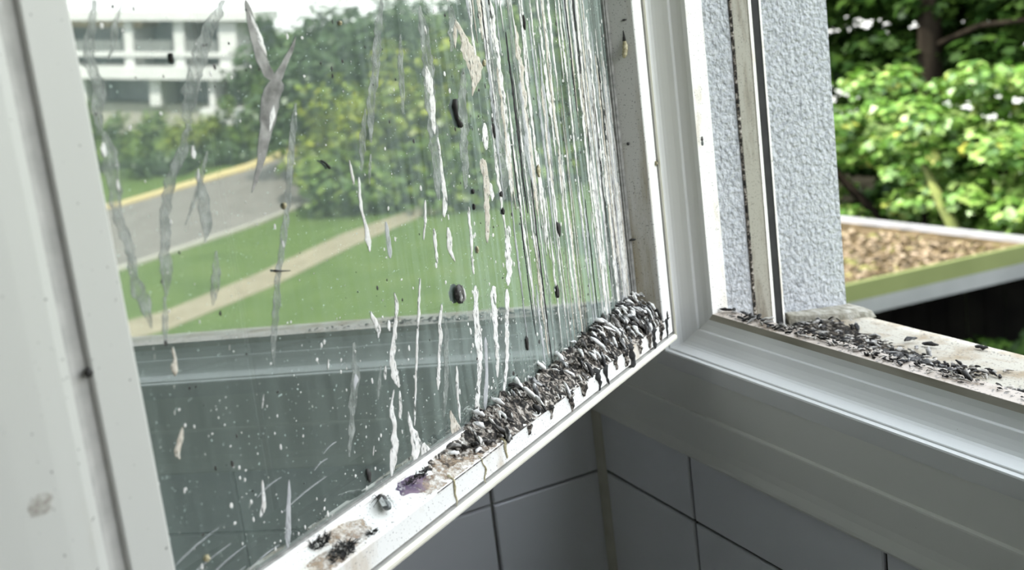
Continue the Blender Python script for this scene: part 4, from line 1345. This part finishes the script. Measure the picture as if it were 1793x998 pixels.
V = np.zeros((len(px), 6, 3))
for j in range(6):
    lx, ly = LEAF1[j]
    V[:, j, 0] = px + s * (lx * np.cos(A) - ly * np.sin(A)) - RO.x
    V[:, j, 1] = py + s * (lx * np.sin(A) + ly * np.cos(A)) - RO.y
    V[:, j, 2] = -.045 + .03 * g.random(len(px))
lt = mesh_np('fallen_leaves', V.reshape(-1, 3), np.arange(len(px) * 6).reshape(-1, 6), 'litter_leaf', rf_)
lt['kind'] = 'stuff'
moss = [(rg.uniform(-7.4, -5.8), rg.uniform(6.4, 8.2)) for _ in range(14)]
V, F = [], []
for (mx_, my_) in moss:
    s_ = rg.uniform(.05, .15)
    b = len(V)
    V.append((mx_ - RO.x, my_ - RO.y, s_ * .45 - .055))
    for j in range(9):
        w = 6.283 * j / 9
        q = s_ * rg.uniform(.7, 1.25)
        V.append((mx_ + q * math.cos(w) - RO.x, my_ + q * math.sin(w) - RO.y, -.055))
    F += [(b, b + 1 + j, b + 1 + (j + 1) % 9) for j in range(9)]
M['moss'] = mat('yellow_moss', [(.3, (.055, .055, .01)), (.7, (.11, .105, .022))], 20, .95)
ms = mesh('moss_cushions', V, F, 'moss', rf_)
ms['kind'] = 'stuff'
# boards added under the roof, shade painted into them and the yard soil
gw = empty('shade_boards', (-5.6, 6.5, GND))
tag(gw, 'black boards added as the shadow under the green edged roof', 'wall')
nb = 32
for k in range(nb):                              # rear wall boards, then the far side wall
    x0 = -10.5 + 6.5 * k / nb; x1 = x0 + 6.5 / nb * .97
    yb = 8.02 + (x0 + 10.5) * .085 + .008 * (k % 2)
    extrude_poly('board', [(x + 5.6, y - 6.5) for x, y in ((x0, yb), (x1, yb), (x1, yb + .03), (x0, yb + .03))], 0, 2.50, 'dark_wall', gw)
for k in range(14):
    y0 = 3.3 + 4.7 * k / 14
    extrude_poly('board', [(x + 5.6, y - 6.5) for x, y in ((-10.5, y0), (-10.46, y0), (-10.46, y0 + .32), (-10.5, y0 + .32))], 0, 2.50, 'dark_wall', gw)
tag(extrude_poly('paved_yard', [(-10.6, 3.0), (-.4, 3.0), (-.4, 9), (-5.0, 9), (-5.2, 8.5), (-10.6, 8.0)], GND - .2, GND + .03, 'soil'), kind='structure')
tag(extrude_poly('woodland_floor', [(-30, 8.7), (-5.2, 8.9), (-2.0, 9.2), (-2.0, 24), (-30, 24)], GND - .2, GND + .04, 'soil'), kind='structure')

# pale house added to show bright gaps between those trees
hb = empty('gap_backdrop_house', (-20, 30, GND))
tag(hb, 'white house added behind the dark tree to make its bright gaps', 'building')
boxes('walls', [(-12, 11, 0, 8, 0, 9.5)], 'facade', hb)
for k in range(6):
    f = box('window', -10.5 + 3.4 * k, -9.0 + 3.4 * k, -.05, .05, 5.4, 6.9, 'win_glass', hb)
boxes('roof', [(-12.6, 11.6, -.6, 8.6, 9.5, 9.9)], 'kerb', hb)

# terraced white block across the road: storeys with balconies
TILT = math.radians(7.4)
BO = Vector((23.85, 50.0, -.44))
bd = empty('balcony_building', BO, (0, -TILT, 0))
tag(bd, 'white terraced building with balconies mirrored in the upper left glass', 'building')
U = lambda x: -(x - 285) * .0323
Vv = lambda y: (130 - y) * .0300
def bb(name, x0, x1, y0, y1, d0, d1, m_, parent=bd):
    return box(name, U(x1), U(x0), d0, d1, Vv(y1), Vv(y0), m_, parent)
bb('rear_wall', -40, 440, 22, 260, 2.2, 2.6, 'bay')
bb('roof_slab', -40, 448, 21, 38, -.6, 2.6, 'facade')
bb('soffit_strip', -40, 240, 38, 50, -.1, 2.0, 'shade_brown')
bb('balcony_parapet', -40, 447, 93, 102, -.3, -.1, 'facade')
bb('balcony_slab', -40, 448, 119, 141, -.6, 2.4, 'facade')
for x0, x1 in ((60, 72), (208, 224), (296, 314), (374, 404)):
    bb('pier', x0, x1, 38, 120, -.2, 2.2, 'facade')
for x0, x1 in ((-20, 55), (76, 204), (228, 292), (318, 370), (408, 442)):
    bb('balcony_front', x0, x1, 73, 95, -.25, -.15, 'gutter')
    w_ = bb('window', x0 + 4, x1 - 4, 44, 92, 2.1, 2.2, 'win_glass')
for x0, x1 in ((120, 132), (247, 266), (352, 362), (412, 434)):
    bb('pier', x0, x1, 141, 190, -.1, 2.2, 'facade')
bb('ground_slab', 345, 428, 192, 219, -.9, 2.2, 'facade')
bb('base_wall', -40, 448, 190, 300, .6, 2.2, 'kerb')
for x0, x1 in ((140, 243), (270, 348), (366, 408)):
    bb('window', x0, x1, 146, 186, 2.1, 2.2, 'win_glass')

# trees and bushes across the lawn
def crown(n, c, r, q):
    out = []
    for _ in range(n):
        d = Vector((rg.gauss(0, 1), rg.gauss(0, 1), rg.gauss(0, 1))).normalized() * rg.random() ** .4
        out.append((c[0] + d.x * r[0], c[1] + d.y * r[1], c[2] + d.z * r[2], q * rg.uniform(.7, 1.3), q * rg.uniform(.7, 1.3), q * rg.uniform(.6, 1.0)))
    return out
def far_tree(x, y, zc, rx, rz, m_, label, seed, n=40, per=60, q=.9, size=.34, cat='tree', trunkr=.18):
    z0 = ground_z(y)
    tree((x, y, z0), label, crown(n, (x, y, zc), (rx, rx * .8, rz), q), per, size, m_, seed, [([(x, y, z0), (x, y, zc)], [trunkr, trunkr * .6])], lobed=False, cat=cat,
         group='trees mirrored in the pane')
far_tree(9.6, 33.0, -3.0, 2.5, 2.1, 'leaf_yellow', 'yellow-green bushy tree at the left of the mirrored row', 31)
far_tree(6.6, 32.5, -2.6, 2.6, 2.4, 'leaf_yellow', 'yellow-green bushy tree in the middle of the mirrored row', 32)
far_tree(3.6, 32.0, -2.4, 2.7, 2.6, 'leaf_mid', 'mid green bushy tree mirrored behind the white runs', 33)
far_tree(.6, 31.5, -2.2, 2.7, 2.8, 'leaf_mid', 'mid green bushy tree mirrored next to the hinge stile', 34)
cl = [(.30 + rg.uniform(-.30, .30) * (1 - (z_ + 5.0) / 8.5), 20.5 + rg.uniform(-.4, .4), z_, .45, .45, .35) for z_ in [-4.8 + .17 * k for k in range(40)]]  # conifer added so the pane mirrors a dark strip here
tree((.30, 20.5, GND), 'slim dark conifer added to darken the mirror beside the hinge stile', cl, 110, .20, 'leaf_dark', 45, [([(.30, 20.5, GND), (.30, 20.5, 1.8)], [.10, .03])], lobed=False, group='trees mirrored in the pane')
far_tree(12.2, 36.5, -1.9, 2.0, 2.6, 'leaf_far', 'dull green tree mirrored right of the white building', 36)
far_tree(9.0, 38.0, -.8, 2.6, 2.3, 'leaf_far', 'tall dull green tree on the skyline beside the sky gap', 37)
far_tree(5.0, 38.0, -.2, 2.9, 2.8, 'leaf_far', 'tall dull green tree on the skyline above the yellow bushes', 38)
far_tree(.5, 38.0, .2, 3.2, 3.2, 'leaf_far', 'tall dull green tree on the skyline behind the white runs', 39)
far_tree(17.0, 47.0, -.6, 2.0, 2.0, 'leaf_far', 'dark green tree on the skyline touching the right end of the white building', 42, q=1.0)
far_tree(14.0, 47.0, -.4, 2.2, 2.1, 'leaf_far', 'dark green tree on the skyline under the sky gap, left', 43, q=1.0)
far_tree(11.0, 47.0, -.3, 2.2, 2.3, 'leaf_far', 'dark green tree on the skyline under the sky gap, right', 44, q=1.0)
far_tree(8.6, 30.4, -4.4, 2.4, .8, 'leaf_mid', 'low dark hedge bush at the foot of the mirrored trees, left', 40, cat='bush', trunkr=.05)
far_tree(4.6, 29.6, -4.3, 2.6, .9, 'leaf_mid', 'low dark hedge bush at the foot of the mirrored trees, right', 41, cat='bush', trunkr=.05)
for k, (x, y, zc, rx, rz, m_, lab) in enumerate([(22.6, 43.0, -3.0, 1.6, 1.1, 'leaf_mid', 'green shrub below the balconies at the left of the glass'),
                                                 (19.9, 42.6, -3.3, 1.5, .9, 'leaf_yellow', 'yellow-green shrub on the bank below the white building'),
                                                 (17.6, 43.0, -3.2, 1.5, 1.3, 'leaf_mid', 'green shrub below the ground floor slab of the white building'),
                                                 (15.6, 43.0, -2.6, 1.5, 1.6, 'leaf_mid', 'taller green shrub at the right end of the white building'),
                                                 (24.8, 42.5, -2.6, 1.5, 1.6, 'leaf_mid', 'green shrub at the left edge of the mirrored view'),
                                                 (20.6, 40.8, -4.3, 1.7, .5, 'leaf_far', 'dark low hedge piece behind the road, left half'),
                                                 (17.9, 42.0, -4.3, 1.6, .5, 'leaf_far', 'dark low hedge piece behind the road, right half')]):
    far_tree(x, y, zc, rx, rz, m_, lab, 50 + k, n=22, per=60, q=.5, size=.24, cat='bush', trunkr=.05)
